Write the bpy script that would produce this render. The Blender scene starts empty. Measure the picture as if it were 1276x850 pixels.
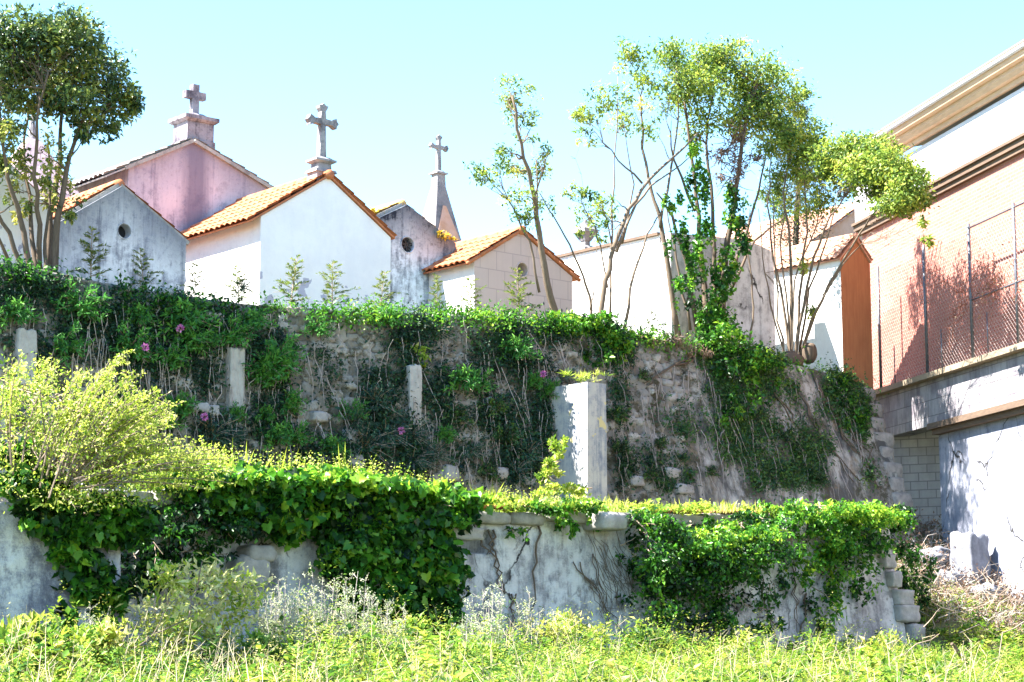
import bpy, math, random
import numpy as np
from mathutils import Matrix, Vector

random.seed(7)
RNG = np.random.default_rng(11)
sc = bpy.context.scene
COL = sc.collection
R_ = math.radians

# ------------------------------------------------------------------ camera
CAM = np.array((0.0, 0.0, 1.6))
AZ, PITCH, FPX = R_(40), math.atan(395 / 2500), 2500.0
F0 = np.array((math.sin(AZ), math.cos(AZ), 0)); RT = np.array((math.cos(AZ), -math.sin(AZ), 0)); ZU = np.array((0, 0, 1.0))
FWD = F0 * math.cos(PITCH) + ZU * math.sin(PITCH)
UPV = -F0 * math.sin(PITCH) + ZU * math.cos(PITCH)
cam = bpy.data.cameras.new("camera"); cam.sensor_width = 36; cam.lens = 36 * FPX / 1276
cam.clip_start = .1; cam.clip_end = 3000
co = bpy.data.objects.new("camera", cam); COL.objects.link(co)
co.matrix_world = Matrix(((RT[0], UPV[0], -FWD[0], CAM[0]), (RT[1], UPV[1], -FWD[1], CAM[1]), (RT[2], UPV[2], -FWD[2], CAM[2]), (0, 0, 0, 1)))
sc.camera = co

def ray(px, py):
    return FWD + RT * ((px - 638) / FPX) + UPV * ((425 - py) / FPX)
def at(px, py, Y):
    """the point of the plane y = Y that lies along a sight line"""
    d = ray(px, py); return CAM + d * (Y / d[1])
def proj(P):
    v = np.asarray(P, float) - CAM
    f = v @ FWD
    return 638 + FPX * (v @ RT) / f, 425 - FPX * (v @ UPV) / f, f
def mpp(p):                      # metres per photo pixel at a point
    return float((np.asarray(p) - CAM) @ FWD) / FPX

# ------------------------------------------------------------------ light
SUN = np.array((-.55, .27, .79)); SUN /= np.linalg.norm(SUN)
w = bpy.data.worlds.new("World"); sc.world = w; w.use_nodes = True
nn = w.node_tree.nodes; sky = nn.new('ShaderNodeTexSky'); sky.sky_type = 'NISHITA'; sky.sun_disc = False
sky.sun_elevation = math.asin(SUN[2]); sky.sun_rotation = math.atan2(SUN[0], SUN[1])
sky.air_density = 1.0; sky.dust_density = .15; sky.ozone_density = 1.0
nn['Background'].inputs[1].default_value = .086
hs = nn.new('ShaderNodeHueSaturation'); hs.inputs['Saturation'].default_value = 1.20; hs.inputs['Hue'].default_value = .492
w.node_tree.links.new(sky.outputs[0], hs.inputs['Color']); w.node_tree.links.new(hs.outputs[0], nn['Background'].inputs[0])
sl = bpy.data.lights.new("sun", 'SUN'); sl.energy = 5.0; sl.angle = R_(.5); sl.color = (1, .95, .86)
so = bpy.data.objects.new("sun", sl); COL.objects.link(so)
so.rotation_euler = Vector(SUN).to_track_quat('Z', 'Y').to_euler()
sc.view_settings.view_transform = 'Standard'; sc.view_settings.look = 'None'
sc.view_settings.exposure = 2.65; sc.view_settings.gamma = 1
try:
    sc.cycles.max_bounces = 6; sc.cycles.transparent_max_bounces = 8
except Exception: pass

# ------------------------------------------------------------------ materials
def new_mat(name):
    m = bpy.data.materials.new(name); m.use_nodes = True
    nt = m.node_tree; return m, nt, nt.nodes['Principled BSDF']
def L(nt, a, b): nt.links.new(a, b)
def nd(nt, t, **k):
    n = nt.nodes.new(t)
    for a, v in k.items(): setattr(n, a, v)
    return n
def rgb(c): return (c[0], c[1], c[2], 1)
def noise(nt, vec, scale, detail=6, rough=.6, sc3=None):
    if sc3:
        mp = nd(nt, 'ShaderNodeMapping'); mp.inputs['Scale'].default_value = sc3; L(nt, vec, mp.inputs['Vector']); vec = mp.outputs[0]
    n = nd(nt, 'ShaderNodeTexNoise'); n.inputs['Scale'].default_value = scale; n.inputs['Detail'].default_value = detail
    n.inputs['Roughness'].default_value = rough; L(nt, vec, n.inputs['Vector']); return n.outputs['Fac']
def ramp(nt, fac, lo, hi, v0=0., v1=1.):
    r = nd(nt, 'ShaderNodeMapRange'); r.clamp = True
    r.inputs[1].default_value = lo; r.inputs[2].default_value = hi; r.inputs[3].default_value = v0; r.inputs[4].default_value = v1
    L(nt, fac, r.inputs[0]); return r.outputs[0]
def mix(nt, fac, a, b):
    m = nd(nt, 'ShaderNodeMix', data_type='RGBA')
    if isinstance(fac, (int, float)): m.inputs[0].default_value = fac
    else: L(nt, fac, m.inputs[0])
    for s, i in ((a, 6), (b, 7)):
        if isinstance(s, (tuple, list)): m.inputs[i].default_value = rgb(s)
        else: L(nt, s, m.inputs[i])
    return m.outputs[2]
def math_(nt, op, a, b=None):
    m = nd(nt, 'ShaderNodeMath', operation=op)
    for s, i in ((a, 0), (b, 1)):
        if s is None: continue
        if isinstance(s, (int, float)): m.inputs[i].default_value = s
        else: L(nt, s, m.inputs[i])
    return m.outputs[0]
def bump(nt, h, b, strength=.3, dist=.02):
    n = nd(nt, 'ShaderNodeBump'); n.inputs['Strength'].default_value = strength; n.inputs['Distance'].default_value = dist
    L(nt, h, n.inputs['Height']); L(nt, n.outputs[0], b.inputs['Normal'])
def objco(nt): return nd(nt, 'ShaderNodeTexCoord').outputs['Object']

def stucco(name, c1, c2, stain, amt=.5, streak=.5, grime=None, gamt=.8, blotch=None, rough=.9, bmp=.25, central=None, chips=None, cracks=None):
    """old plaster: two tones, rain streaks (stain), grime under the gable line (apex z, slope), flaked patches"""
    m, nt, b = new_mat(name); v = objco(nt)
    n1 = noise(nt, v, 1.1, 8, .7); col = mix(nt, ramp(nt, n1, .42, .58), c1, c2)
    n2 = noise(nt, v, 2.2, 12, .78); n3 = noise(nt, v, 2.4, 9, .7, (2.6, 2.6, .16)); n6 = noise(nt, v, 9, 10, .8)
    s = math_(nt, 'ADD', math_(nt, 'MULTIPLY', n2, 1 - .45 * streak), math_(nt, 'MULTIPLY', n3, .45 * streak))
    f = math_(nt, 'MULTIPLY', ramp(nt, s, .60 - .13 * amt, .66 - .08 * amt), amt * .8)
    col = mix(nt, f, col, stain)
    f = math_(nt, 'MULTIPLY', ramp(nt, n3, .52, .64), amt * streak * .75); col = mix(nt, f, col, stain)
    f = math_(nt, 'MULTIPLY', ramp(nt, n6, .55, .66), amt * .7); col = mix(nt, f, col, tuple(x * .8 for x in stain))
    f = math_(nt, 'MULTIPLY', ramp(nt, n6, .44, .34), amt * .5); col = mix(nt, f, col, tuple(min(.85, x * 1.25) for x in c1))
    if cracks:
        vd = nd(nt, 'ShaderNodeVectorMath', operation='ADD'); L(nt, v, vd.inputs[0])
        nz = nd(nt, 'ShaderNodeTexNoise'); nz.inputs['Scale'].default_value = 2.5; nz.inputs['Detail'].default_value = 6; L(nt, v, nz.inputs['Vector'])
        sc_ = nd(nt, 'ShaderNodeVectorMath', operation='SCALE'); sc_.inputs['Scale'].default_value = .55; L(nt, nz.outputs['Color'], sc_.inputs[0]); L(nt, sc_.outputs[0], vd.inputs[1])
        vo = nd(nt, 'ShaderNodeTexVoronoi', feature='DISTANCE_TO_EDGE'); vo.inputs['Scale'].default_value = cracks; L(nt, vd.outputs[0], vo.inputs['Vector'])
        f = math_(nt, 'MULTIPLY', ramp(nt, vo.outputs['Distance'], .014, .004), ramp(nt, noise(nt, v, .9, 3), .46, .56)); col = mix(nt, f, col, (.03, .028, .028))
    if grime:
        sx = nd(nt, 'ShaderNodeSeparateXYZ'); L(nt, v, sx.inputs[0])
        d = math_(nt, 'SUBTRACT', math_(nt, 'SUBTRACT', grime[0], math_(nt, 'MULTIPLY', math_(nt, 'ABSOLUTE', sx.outputs[0]), grime[1])), sx.outputs[2])
        d = math_(nt, 'ADD', d, math_(nt, 'MULTIPLY', math_(nt, 'SUBTRACT', s, .5), 4.5))
        g = math_(nt, 'MULTIPLY', ramp(nt, d, .75, -.15), gamt)
        col = mix(nt, g, col, tuple(x * .55 for x in stain))
    if central:
        sx = nd(nt, 'ShaderNodeSeparateXYZ'); L(nt, v, sx.inputs[0])
        d = math_(nt, 'ABSOLUTE', math_(nt, 'SUBTRACT', sx.outputs[0], central[0]))
        d = math_(nt, 'ADD', d, math_(nt, 'MULTIPLY', math_(nt, 'SUBTRACT', n3, .5), .5))
        col = mix(nt, math_(nt, 'MULTIPLY', ramp(nt, d, central[1], central[1] * .3), central[2]), col, stain)
    if blotch:
        n4 = noise(nt, v, blotch[0], 4, .55); col = mix(nt, ramp(nt, n4, blotch[1], blotch[1] + .02), col, blotch[2])
    if chips:                   # flaked paint low on the wall: (z below which, colour)
        sx = nd(nt, 'ShaderNodeSeparateXYZ'); L(nt, v, sx.inputs[0])
        n4 = noise(nt, v, 2.6, 5, .55)
        e = math_(nt, 'MULTIPLY', ramp(nt, n4, .56, .57), ramp(nt, sx.outputs[2], chips[0], chips[0] - .02))
        col = mix(nt, e, col, chips[1])
    L(nt, col, b.inputs['Base Color']); b.inputs['Roughness'].default_value = rough; b.inputs['Specular IOR Level'].default_value = .2
    bump(nt, math_(nt, 'ADD', noise(nt, v, 22, 8, .7), math_(nt, 'MULTIPLY', noise(nt, v, 3, 4, .6), 2.)), b, bmp, .02)
    return m

def leaf_mat(name, cols, trans=.35, rough=.5, spec=.35):
    m, nt, b = new_mat(name)
    a = nd(nt, 'ShaderNodeAttribute', attribute_name='tint')
    r = nd(nt, 'ShaderNodeValToRGB'); L(nt, a.outputs['Fac'], r.inputs[0])
    els = r.color_ramp.elements
    while len(els) < len(cols): els.new(.5)
    for i, c in enumerate(cols):
        els[i].position = i / (len(cols) - 1); els[i].color = rgb(c)
    L(nt, r.outputs[0], b.inputs['Base Color']); b.inputs['Roughness'].default_value = rough; b.inputs['Specular IOR Level'].default_value = spec
    t = nd(nt, 'ShaderNodeBsdfTranslucent'); L(nt, r.outputs[0], t.inputs['Color'])
    ms = nd(nt, 'ShaderNodeMixShader'); ms.inputs[0].default_value = trans
    L(nt, b.outputs[0], ms.inputs[1]); L(nt, t.outputs[0], ms.inputs[2])
    L(nt, ms.outputs[0], nt.nodes['Material Output'].inputs['Surface'])
    return m

def plain(name, c1, c2, scale=6, rough=.8, sc3=None, metal=0., bmp=.2):
    m, nt, b = new_mat(name); v = objco(nt)
    L(nt, mix(nt, ramp(nt, noise(nt, v, scale, 6, .65, sc3), .3, .7), c1, c2), b.inputs['Base Color'])
    b.inputs['Roughness'].default_value = rough; b.inputs['Metallic'].default_value = metal; b.inputs['Specular IOR Level'].default_value = .25
    bump(nt, noise(nt, v, scale * 5, 6, .7, sc3), b, bmp, .01); return m

def brick(name, cols, mortar, bw, bh, ms=.012, offset=.5, stain=None, samt=.4, swap=True, bmp=.4):
    m, nt, b = new_mat(name); v = objco(nt); vec = v
    if swap:
        sx = nd(nt, 'ShaderNodeSeparateXYZ'); cb = nd(nt, 'ShaderNodeCombineXYZ'); L(nt, v, sx.inputs[0])
        L(nt, math_(nt, 'ADD', sx.outputs[0], sx.outputs[1]), cb.inputs[0]); L(nt, sx.outputs[2], cb.inputs[1]); vec = cb.outputs[0]
    t = nd(nt, 'ShaderNodeTexBrick'); L(nt, vec, t.inputs['Vector']); t.offset = offset
    t.inputs['Color1'].default_value = rgb(cols[0]); t.inputs['Color2'].default_value = rgb(cols[1]); t.inputs['Mortar'].default_value = rgb(mortar)
    t.inputs['Scale'].default_value = 1; t.inputs['Mortar Size'].default_value = ms; t.inputs['Mortar Smooth'].default_value = .3
    t.inputs['Brick Width'].default_value = bw; t.inputs['Row Height'].default_value = bh
    col = t.outputs['Color']
    if stain:
        s = math_(nt, 'ADD', math_(nt, 'MULTIPLY', noise(nt, v, 1.3, 8, .7), .5), math_(nt, 'MULTIPLY', noise(nt, v, 2, 7, .7, (2, 2, .4)), .5))
        col = mix(nt, math_(nt, 'MULTIPLY', ramp(nt, s, .42, .64), samt), col, stain)
    L(nt, col, b.inputs['Base Color']); b.inputs['Roughness'].default_value = .9; b.inputs['Specular IOR Level'].default_value = .2
    h = math_(nt, 'SUBTRACT', noise(nt, v, 14, 6, .7), t.outputs['Fac']); bump(nt, h, b, bmp, .015)
    return m

M = {}
M['white'] = stucco('white_plaster', (.80, .80, .82), (.74, .74, .78), (.50, .50, .55), .18, .3, chips=(1.75, (.40, .40, .50)))
M['whitelit'] = stucco('sunlit_white_plaster', (.80, .79, .76), (.74, .73, .71), (.40, .39, .40), .3, .3)  # warmer copy of the white for sun-facing sides; sunlight put into the colour
M['greyA'] = lambda h, k: stucco('grey_weathered_plaster', (.70, .71, .76), (.50, .51, .58), (.11, .12, .17), .95, .75, grime=(h, k), gamt=.7)
M['pink'] = lambda h, k: stucco('pink_weathered_plaster', (.62, .53, .59), (.50, .44, .52), (.15, .13, .19), .75, .6, grime=(h, k), gamt=.55, central=(.1, .45, .8))
M['pinkspire'] = stucco('pink_spire_plaster', (.50, .38, .40), (.40, .31, .34), (.16, .13, .16), .5, .5)
M['greyD'] = lambda h, k: stucco('grey_blackened_plaster', (.72, .80, .88), (.50, .57, .66), (.04, .055, .085), 1.0, .7, grime=(h, k), gamt=1.)
M['rear'] = stucco('stained_rear_plaster', (.50, .51, .56), (.36, .38, .44), (.10, .12, .2), .85, .9)
M['spire'] = stucco('spire_stone', (.26, .235, .235), (.17, .16, .17), (.07, .07, .08), .6, .6)
M['orange'] = stucco('orange_pink_plaster', (.50, .27, .17), (.58, .36, .28), (.30, .22, .2), .4, .4)
M['stone'] = stucco('weathered_marble', (.30, .29, .30), (.20, .195, .21), (.055, .055, .065), .8, .6, bmp=.4)
M['pedestal'] = stucco('pedestal_stone', (.30, .27, .30), (.17, .15, .18), (.04, .035, .05), .9, .8, bmp=.4)
M['tilef'] = brick('pink_square_cladding', ((.58, .47, .45), (.54, .44, .43)), (.42, .34, .34), .46, .42, .012, .5, (.36, .3, .3), .25, bmp=.15)
M['greywall'] = stucco('grey_concrete_wall', (.70, .70, .71), (.54, .54, .55), (.15, .15, .16), .8, .7, cracks=.4)
M['tile'] = plain('terracotta_tile', (.52, .195, .09), (.36, .13, .065), 5, .8)
M['tileold'] = plain('faded_terracotta_tile', (.56, .33, .24), (.44, .22, .15), 4, .85)
M['lichen'] = plain('lichen_tile', (.62, .42, .08), (.42, .30, .22), 3, .9)
M['dark'] = plain('dark_recess', (.03, .03, .035), (.02, .02, .025), 3, .9)
M['iron'] = plain('black_iron', (.05, .05, .055), (.03, .03, .03), 9, .5)
M['slat'] = plain('grey_eave_slat', (.45, .42, .40), (.33, .3, .3), 4, .8)
M['concrete'] = stucco('old_concrete', (.40, .38, .36), (.30, .285, .27), (.15, .14, .135), .7, .7, bmp=.5)
M['pillar'] = stucco('streaked_white_plaster', (.42, .40, .375), (.32, .32, .34), (.13, .16, .22), .8, .8, blotch=(3, .64, (.50, .42, .22)))
M['lower'] = stucco('lower_wall_render', (.56, .545, .55), (.40, .39, .40), (.12, .115, .13), .85, .55, blotch=(1.7, .64, (.26, .24, .24)), bmp=.9, cracks=.55)
M['leftwall'] = stucco('roughcast_render', (.55, .55, .57), (.32, .32, .38), (.10, .10, .15), .95, .5, bmp=1.0)
M['coping'] = plain('coping_stone', (.36, .335, .31), (.17, .16, .155), 5, .95, bmp=.9)
M['pale_rock'] = plain('pale_stone', (.40, .38, .36), (.22, .21, .21), 5, .95, bmp=.9)
M['rockblue'] = plain('grey_rubble_stone', (.24, .245, .28), (.12, .12, .14), 5, .95, bmp=.9)
M['brickb'] = brick('salmon_brick', ((.44, .165, .13), (.36, .12, .095)), (.42, .25, .215), .26, .085, .012, .5, (.34, .16, .125), .55)
M['rust'] = plain('rust_brown_plaster', (.42, .185, .085), (.30, .125, .06), 3, .9, (4, 4, .5))
M['frieze'] = stucco('white_frieze', (.60, .60, .64), (.55, .55, .60), (.36, .36, .42), .4, .3)
M['cornice'] = plain('cream_cornice', (.66, .46, .32), (.52, .35, .24), 3, .85, (1, 1, 4))
M['moulding'] = plain('brown_moulding', (.17, .115, .08), (.10, .07, .055), 4, .9, (1, 1, 5))
M['ledge'] = plain('lichened_ledge', (.32, .25, .17), (.19, .155, .12), 4, .9)
M['parapet'] = brick('parapet_stone', ((.38, .36, .37), (.28, .27, .29)), (.18, .17, .18), .9, .38, .012, .5, (.09, .07, .10), .85)
M['base'] = stucco('blue_white_render', (.29, .30, .36), (.22, .23, .29), (.09, .10, .15), .7, .5, cracks=.5)
M['block'] = brick('grey_block_wall', ((.44, .45, .49), (.36, .37, .41)), (.22, .22, .25), .42, .21, .014, .5, (.17, .17, .2), .55)
M['bark'] = plain('grey_brown_bark', (.15, .11, .08), (.075, .055, .04), 7, .9, (3, 3, .6), bmp=.6)
M['barkpale'] = plain('pale_bark', (.20, .155, .115), (.11, .082, .06), 7, .9, (3, 3, .6), bmp=.6)
M['twig'] = plain('dry_twig', (.38, .30, .23), (.24, .17, .13), 9, .9)
M['drystalk'] = plain('straw_stalk', (.50, .42, .28), (.36, .29, .19), 9, .9)
M['redtwig'] = plain('red_brown_twig', (.34, .12, .07), (.22, .08, .05), 9, .9)
M['greystem'] = plain('grey_dead_stem', (.42, .38, .36), (.26, .22, .2), 9, .9)
M['steel'] = plain('dull_steel', (.16, .17, .20), (.10, .11, .13), 9, .5, metal=.6)
M['wire'] = plain('galvanised_wire', (.42, .34, .33), (.32, .26, .25), 9, .6)
M['soil'] = plain('dark_soil', (.13, .10, .075), (.06, .048, .04), 3, .95, bmp=.7)
M['earth'] = plain('grassy_earth', (.15, .13, .06), (.09, .10, .035), 2, .95, bmp=.6)
M['petal'] = leaf_mat('pink_petal', [(.55, .12, .42), (.75, .32, .62)], .3)
M['paleflower'] = leaf_mat('cream_flower', [(.22, .30, .12), (.46, .50, .30), (.66, .66, .54)], .4)
M['l_tree'] = leaf_mat('laurel_leaf', [(.016, .04, .022), (.05, .10, .034), (.16, .22, .04), (.42, .40, .08)], .34, .35, .5)
M['l_light'] = leaf_mat('light_tree_leaf', [(.035, .085, .02), (.12, .21, .035), (.30, .38, .05), (.56, .52, .10)], .48)
M['l_ivy'] = leaf_mat('ivy_leaf', [(.006, .022, .009), (.02, .085, .012), (.08, .27, .02), (.30, .46, .035)], .42, .4, .35)
M['l_wall'] = leaf_mat('wall_weed_leaf', [(.008, .022, .016), (.024, .07, .034), (.055, .14, .035), (.15, .24, .03)], .3)
M['l_bright'] = leaf_mat('bright_green_leaf', [(.03, .12, .03), (.08, .28, .05), (.18, .42, .06)], .4)
M['l_bluish'] = leaf_mat('bluish_bush_leaf', [(.014, .045, .035), (.035, .10, .065), (.07, .17, .08)], .3)
M['l_bush'] = leaf_mat('yellow_green_leaf', [(.05, .12, .015), (.19, .32, .03), (.48, .56, .07), (.74, .68, .34)], .5)
M['l_grass'] = leaf_mat('weed_leaf', [(.03, .09, .018), (.13, .26, .025), (.33, .38, .045), (.66, .58, .24)], .42)
M['l_yellow'] = leaf_mat('yellow_stonecrop_leaf', [(.20, .22, .03), (.52, .38, .03), (.62, .46, .05)], .3)
M['l_dry'] = leaf_mat('dry_leaf', [(.12, .07, .05), (.22, .14, .10), (.34, .24, .15)], .2)
M['l_cyp'] = leaf_mat('cypress_leaf', [(.014, .028, .014), (.03, .05, .02), (.06, .085, .03)], .15)
M['l_frond'] = leaf_mat('frond_leaf', [(.03, .08, .03), (.08, .15, .035), (.24, .27, .05)], .35)

# ------------------------------------------------------------------ geometry helpers
ORIG = {}
def tag(o, label=None, cat=None, group=None, kind=None):
    if label: o['label'] = label
    if cat: o['category'] = cat
    if group: o['group'] = group
    if kind: o['kind'] = kind
    return o
def thing(name, label, cat, loc=(0, 0, 0), rotz=0, group=None):
    o = bpy.data.objects.new(name, None); COL.objects.link(o); o.empty_display_size = .2
    o.location = [float(v) for v in loc]; o.rotation_euler = (0, 0, rotz); ORIG[o] = np.array([float(v) for v in loc]) if not rotz else np.zeros(3)
    return tag(o, label, cat, group)

class G:
    """collects faces; build() links them as ONE mesh object"""
    def __init__(s): s.v = []; s.f = []; s.n = 0
    def add(s, vs, fs):
        vs = [tuple(map(float, p)) for p in vs]
        s.v += vs; s.f += [tuple(i + s.n for i in f) for f in fs]; s.n += len(vs); return s
    def box(s, x0, x1, y0, y1, z0, z1):
        return s.add([(x0, y0, z0), (x1, y0, z0), (x1, y1, z0), (x0, y1, z0), (x0, y0, z1), (x1, y0, z1), (x1, y1, z1), (x0, y1, z1)],
                     [(0, 3, 2, 1), (4, 5, 6, 7), (0, 1, 5, 4), (1, 2, 6, 5), (2, 3, 7, 6), (3, 0, 4, 7)])
    def frustum(s, cx, cy, z0, z1, a0, b0, a1, b1):
        q = lambda a, b, z: [(cx - a, cy - b, z), (cx + a, cy - b, z), (cx + a, cy + b, z), (cx - a, cy + b, z)]
        return s.add(q(a0, b0, z0) + q(a1, b1, z1), [(0, 3, 2, 1), (4, 5, 6, 7), (0, 1, 5, 4), (1, 2, 6, 5), (2, 3, 7, 6), (3, 0, 4, 7)])
    def prism(s, poly, y0, y1):            # poly in x,z (anticlockwise seen from -y)
        n = len(poly)
        return s.add([(p[0], y0, p[1]) for p in poly] + [(p[0], y1, p[1]) for p in poly],
                     [tuple(range(n)), tuple(range(2 * n - 1, n - 1, -1))] + [(i, i + n, (i + 1) % n + n, (i + 1) % n) for i in range(n)])
    def tube(s, pts, rad, k=6, cap=True):
        pts = [np.asarray(p, float) for p in pts]; n = len(pts)
        if not hasattr(rad, '__len__'): rad = [rad] * n
        ref = None; vs = []
        for i, p in enumerate(pts):
            d = pts[min(i + 1, n - 1)] - pts[max(i - 1, 0)]; d = d / (np.linalg.norm(d) + 1e-9)
            if ref is None: ref = np.cross(d, (0.31, .9, .2) if abs(d[1]) < .8 else (1, 0, 0))
            ref = ref - d * (ref @ d); ref /= np.linalg.norm(ref) + 1e-9; b = np.cross(d, ref)
            for j in range(k):
                a = 2 * math.pi * j / k; vs.append(p + rad[i] * (math.cos(a) * ref + math.sin(a) * b))
        fs = [(i * k + j, i * k + (j + 1) % k, (i + 1) * k + (j + 1) % k, (i + 1) * k + j) for i in range(n - 1) for j in range(k)]
        if cap and k > 2: fs += [tuple(range(k - 1, -1, -1)), tuple((n - 1) * k + j for j in range(k))]
        return s.add(vs, fs)
    def rock(s, c, size, seed=0, pw=5., rough=.06, n=5):
        r = random.Random(seed); vs = []; fs = []; ph = [r.uniform(0, 6) for _ in range(6)]
        idx = {}
        def vert(p):
            key = tuple(round(x, 4) for x in p)
            if key in idx: return idx[key]
            p = np.array(p); q = p / (np.sum(np.abs(p) ** pw) ** (1 / pw))
            k = 1 + rough * .7 * (math.sin(9 * q[0] + ph[4]) * math.sin(8 * q[1] + ph[5]) + .7 * math.sin(13 * q[2] + 6 * q[0] + ph[1])) + rough * (math.sin(3 * q[0] + ph[0]) + math.sin(4 * q[1] + ph[1]) + math.sin(3.5 * q[2] + ph[2]) + .6 * math.sin(7 * q[0] + 5 * q[2] + ph[3]))
            vs.append(np.array(c) + q * k * np.array(size) / 2); idx[key] = len(vs) - 1; return idx[key]
        for ax in range(3):
            for sg in (-1, 1):
                for i in range(n):
                    for j in range(n):
                        qd = []
                        for a, b in ((0, 0), (1, 0), (1, 1), (0, 1)):
                            u, v = 2 * (i + a) / n - 1, 2 * (j + b) / n - 1; p = [0, 0, 0]; p[ax] = sg; p[(ax + 1) % 3] = u; p[(ax + 2) % 3] = v; qd.append(vert(p))
                        fs.append(tuple(qd if sg > 0 else qd[::-1]))
        return s.add(vs, fs)
    def build(s, name, m, parent=None, smooth=False, origin=None):
        me = bpy.data.meshes.new(name)
        root = parent
        while root is not None and root.parent is not None: root = root.parent
        if parent is not None: o0 = ORIG[root]
        else: o0 = np.array(origin, float) if origin is not None else np.zeros(3)
        me.from_pydata([tuple(np.array(p) - o0) for p in s.v], [], s.f); me.update()
        if smooth: me.polygons.foreach_set('use_smooth', [True] * len(me.polygons))
        me.materials.append(m)
        o = bpy.data.objects.new(name, me); COL.objects.link(o)
        if parent is not None: o.parent = parent
        else: o.location = [float(v) for v in o0]; ORIG[o] = o0
        return o

def np_mesh(name, V, F, m, parent=None, origin=None, attrs=None, smooth=False):
    """V (n,3), F (k,3|4) -> one mesh object"""
    me = bpy.data.meshes.new(name); root = parent
    while root is not None and root.parent is not None: root = root.parent
    o0 = ORIG[root] if parent is not None else (np.array(origin, float) if origin is not None else np.zeros(3))
    V = V - o0; k = F.shape[1]
    me.vertices.add(len(V)); me.vertices.foreach_set('co', V.astype(np.float32).ravel())
    me.loops.add(F.size); me.loops.foreach_set('vertex_index', F.astype(np.int32).ravel())
    me.polygons.add(len(F)); me.polygons.foreach_set('loop_start', np.arange(0, F.size, k, dtype=np.int32))
    me.update(calc_edges=True)
    for an, av in (attrs or {}).items():
        a = me.attributes.new(an, 'FLOAT', 'POINT'); a.data.foreach_set('value', av.astype(np.float32))
    if smooth: me.polygons.foreach_set('use_smooth', np.ones(len(F), bool))
    me.materials.append(m)
    o = bpy.data.objects.new(name, me); COL.objects.link(o)
    if parent is not None: o.parent = parent
    else: o.location = [float(v) for v in o0]; ORIG[o] = o0
    return o

def unit(a): return a / (np.linalg.norm(a, axis=-1, keepdims=True) + 1e-9)
def rdir(n): return unit(RNG.normal(size=(n, 3)))

class Leaves:
    def __init__(s): s.P = []; s.D = []; s.N = []; s.L = []; s.W = []; s.T = []
    def add(s, P, D, N, Ln, W, T):
        n = len(P); f = lambda a: np.full(n, a, float) if np.isscalar(a) else np.asarray(a, float)
        s.P.append(np.asarray(P, float)); s.D.append(D); s.N.append(N); s.L.append(f(Ln)); s.W.append(f(W)); s.T.append(np.clip(f(T), 0, 1)); return s
    def mesh(s, ivy=False):
        P, D, N = np.concatenate(s.P), unit(np.concatenate(s.D)), np.concatenate(s.N)
        Ln, W, T = np.concatenate(s.L)[:, None], np.concatenate(s.W)[:, None], np.concatenate(s.T)
        N = unit(N - D * np.sum(N * D, 1, keepdims=True)); S = np.cross(D, N); n = len(P)
        if ivy:
            sh = np.array([(0, .06), (.36, -.1), (.56, .14), (.42, .36), (.50, .52), (.24, .70), (0, 1.0), (-.24, .70), (-.50, .52), (-.42, .36), (-.56, .14), (-.36, -.1)]); k = len(sh)
            V = P[:, None] + S[:, None] * (sh[None, :, 0:1] * W[:, None]) + D[:, None] * (sh[None, :, 1:2] * Ln[:, None]) + N[:, None] * (np.abs(sh[None, :, 0:1]) * W[:, None] * .3 - sh[None, :, 1:2] ** 2 * Ln[:, None] * .15)
            i = np.arange(n)[:, None] * k; F = np.concatenate([i + np.array([[0, j, j + 1]]) for j in range(1, k - 1)])
            return V.reshape(-1, 3), F, np.repeat(T, k)
        V = np.empty((n, 4, 3)); fold = N * W * .18
        V[:, 0] = P; V[:, 1] = P + D * Ln * .42 + S * W * .5 + fold; V[:, 2] = P + D * Ln - N * Ln * .12; V[:, 3] = P + D * Ln * .42 - S * W * .5 + fold
        i = np.arange(n)[:, None] * 4
        F = np.concatenate([i + np.array([[0, 1, 2]]), i + np.array([[0, 2, 3]])])
        return V.reshape(-1, 3), F, np.repeat(T, 4)
    def build(s, name, m, parent=None, origin=None, ivy=False):
        V, F, T = s.mesh(ivy); return np_mesh(name, V, F, m, parent, origin, {'tint': T})

def blob(lv, c, r, n, size, tint=.4, tvar=.25, shell=.6, aspect=.55, droop=.2, sub=None, subs=.3, up=.5, zmin=None):
    """leaves through an ellipsoid, gathered in sub-clumps so the outline is uneven and holes stay open"""
    c = np.array(c, float); r = np.array(r, float)
    k = sub or max(4, int(n / 45))
    d = rdir(k); q = RNG.random(k)[:, None] ** (1 / 3.) if shell <= 0 else np.where(RNG.random(k)[:, None] < shell, .72 + .3 * RNG.random(k)[:, None], RNG.random(k)[:, None] ** .5)
    ctr = d * q; st = RNG.normal(0, .18, k)
    wgt = RNG.random(k) + .25; a = RNG.choice(k, n, p=wgt / wgt.sum())
    P = ctr[a] + RNG.normal(0, subs * .5, (n, 3))
    out = unit(P + 1e-6)
    N = unit(out * .6 + rdir(n) * .8 + np.array((0, 0, up)))
    D = unit(rdir(n) + out * .4 + np.array((0, 0, -droop)))
    W = c + P * r
    if zmin is not None: W[:, 2] = np.maximum(W[:, 2], zmin)
    ln = size * (.45 + .95 * RNG.random(n) ** 1.3)
    lv.add(W, D, N, ln, ln * aspect * (.8 + .4 * RNG.random(n)), tint + st[a] + RNG.normal(0, tvar * .5, n))

def jitter_path(p0, p1, n=5, amp=.06):
    p0, p1 = np.asarray(p0, float), np.asarray(p1, float); ln = np.linalg.norm(p1 - p0)
    return [p0 + (p1 - p0) * t + (RNG.normal(0, amp * ln, 3) * math.sin(math.pi * t) if 0 < t < 1 else 0) for t in np.linspace(0, 1, n)]

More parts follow.
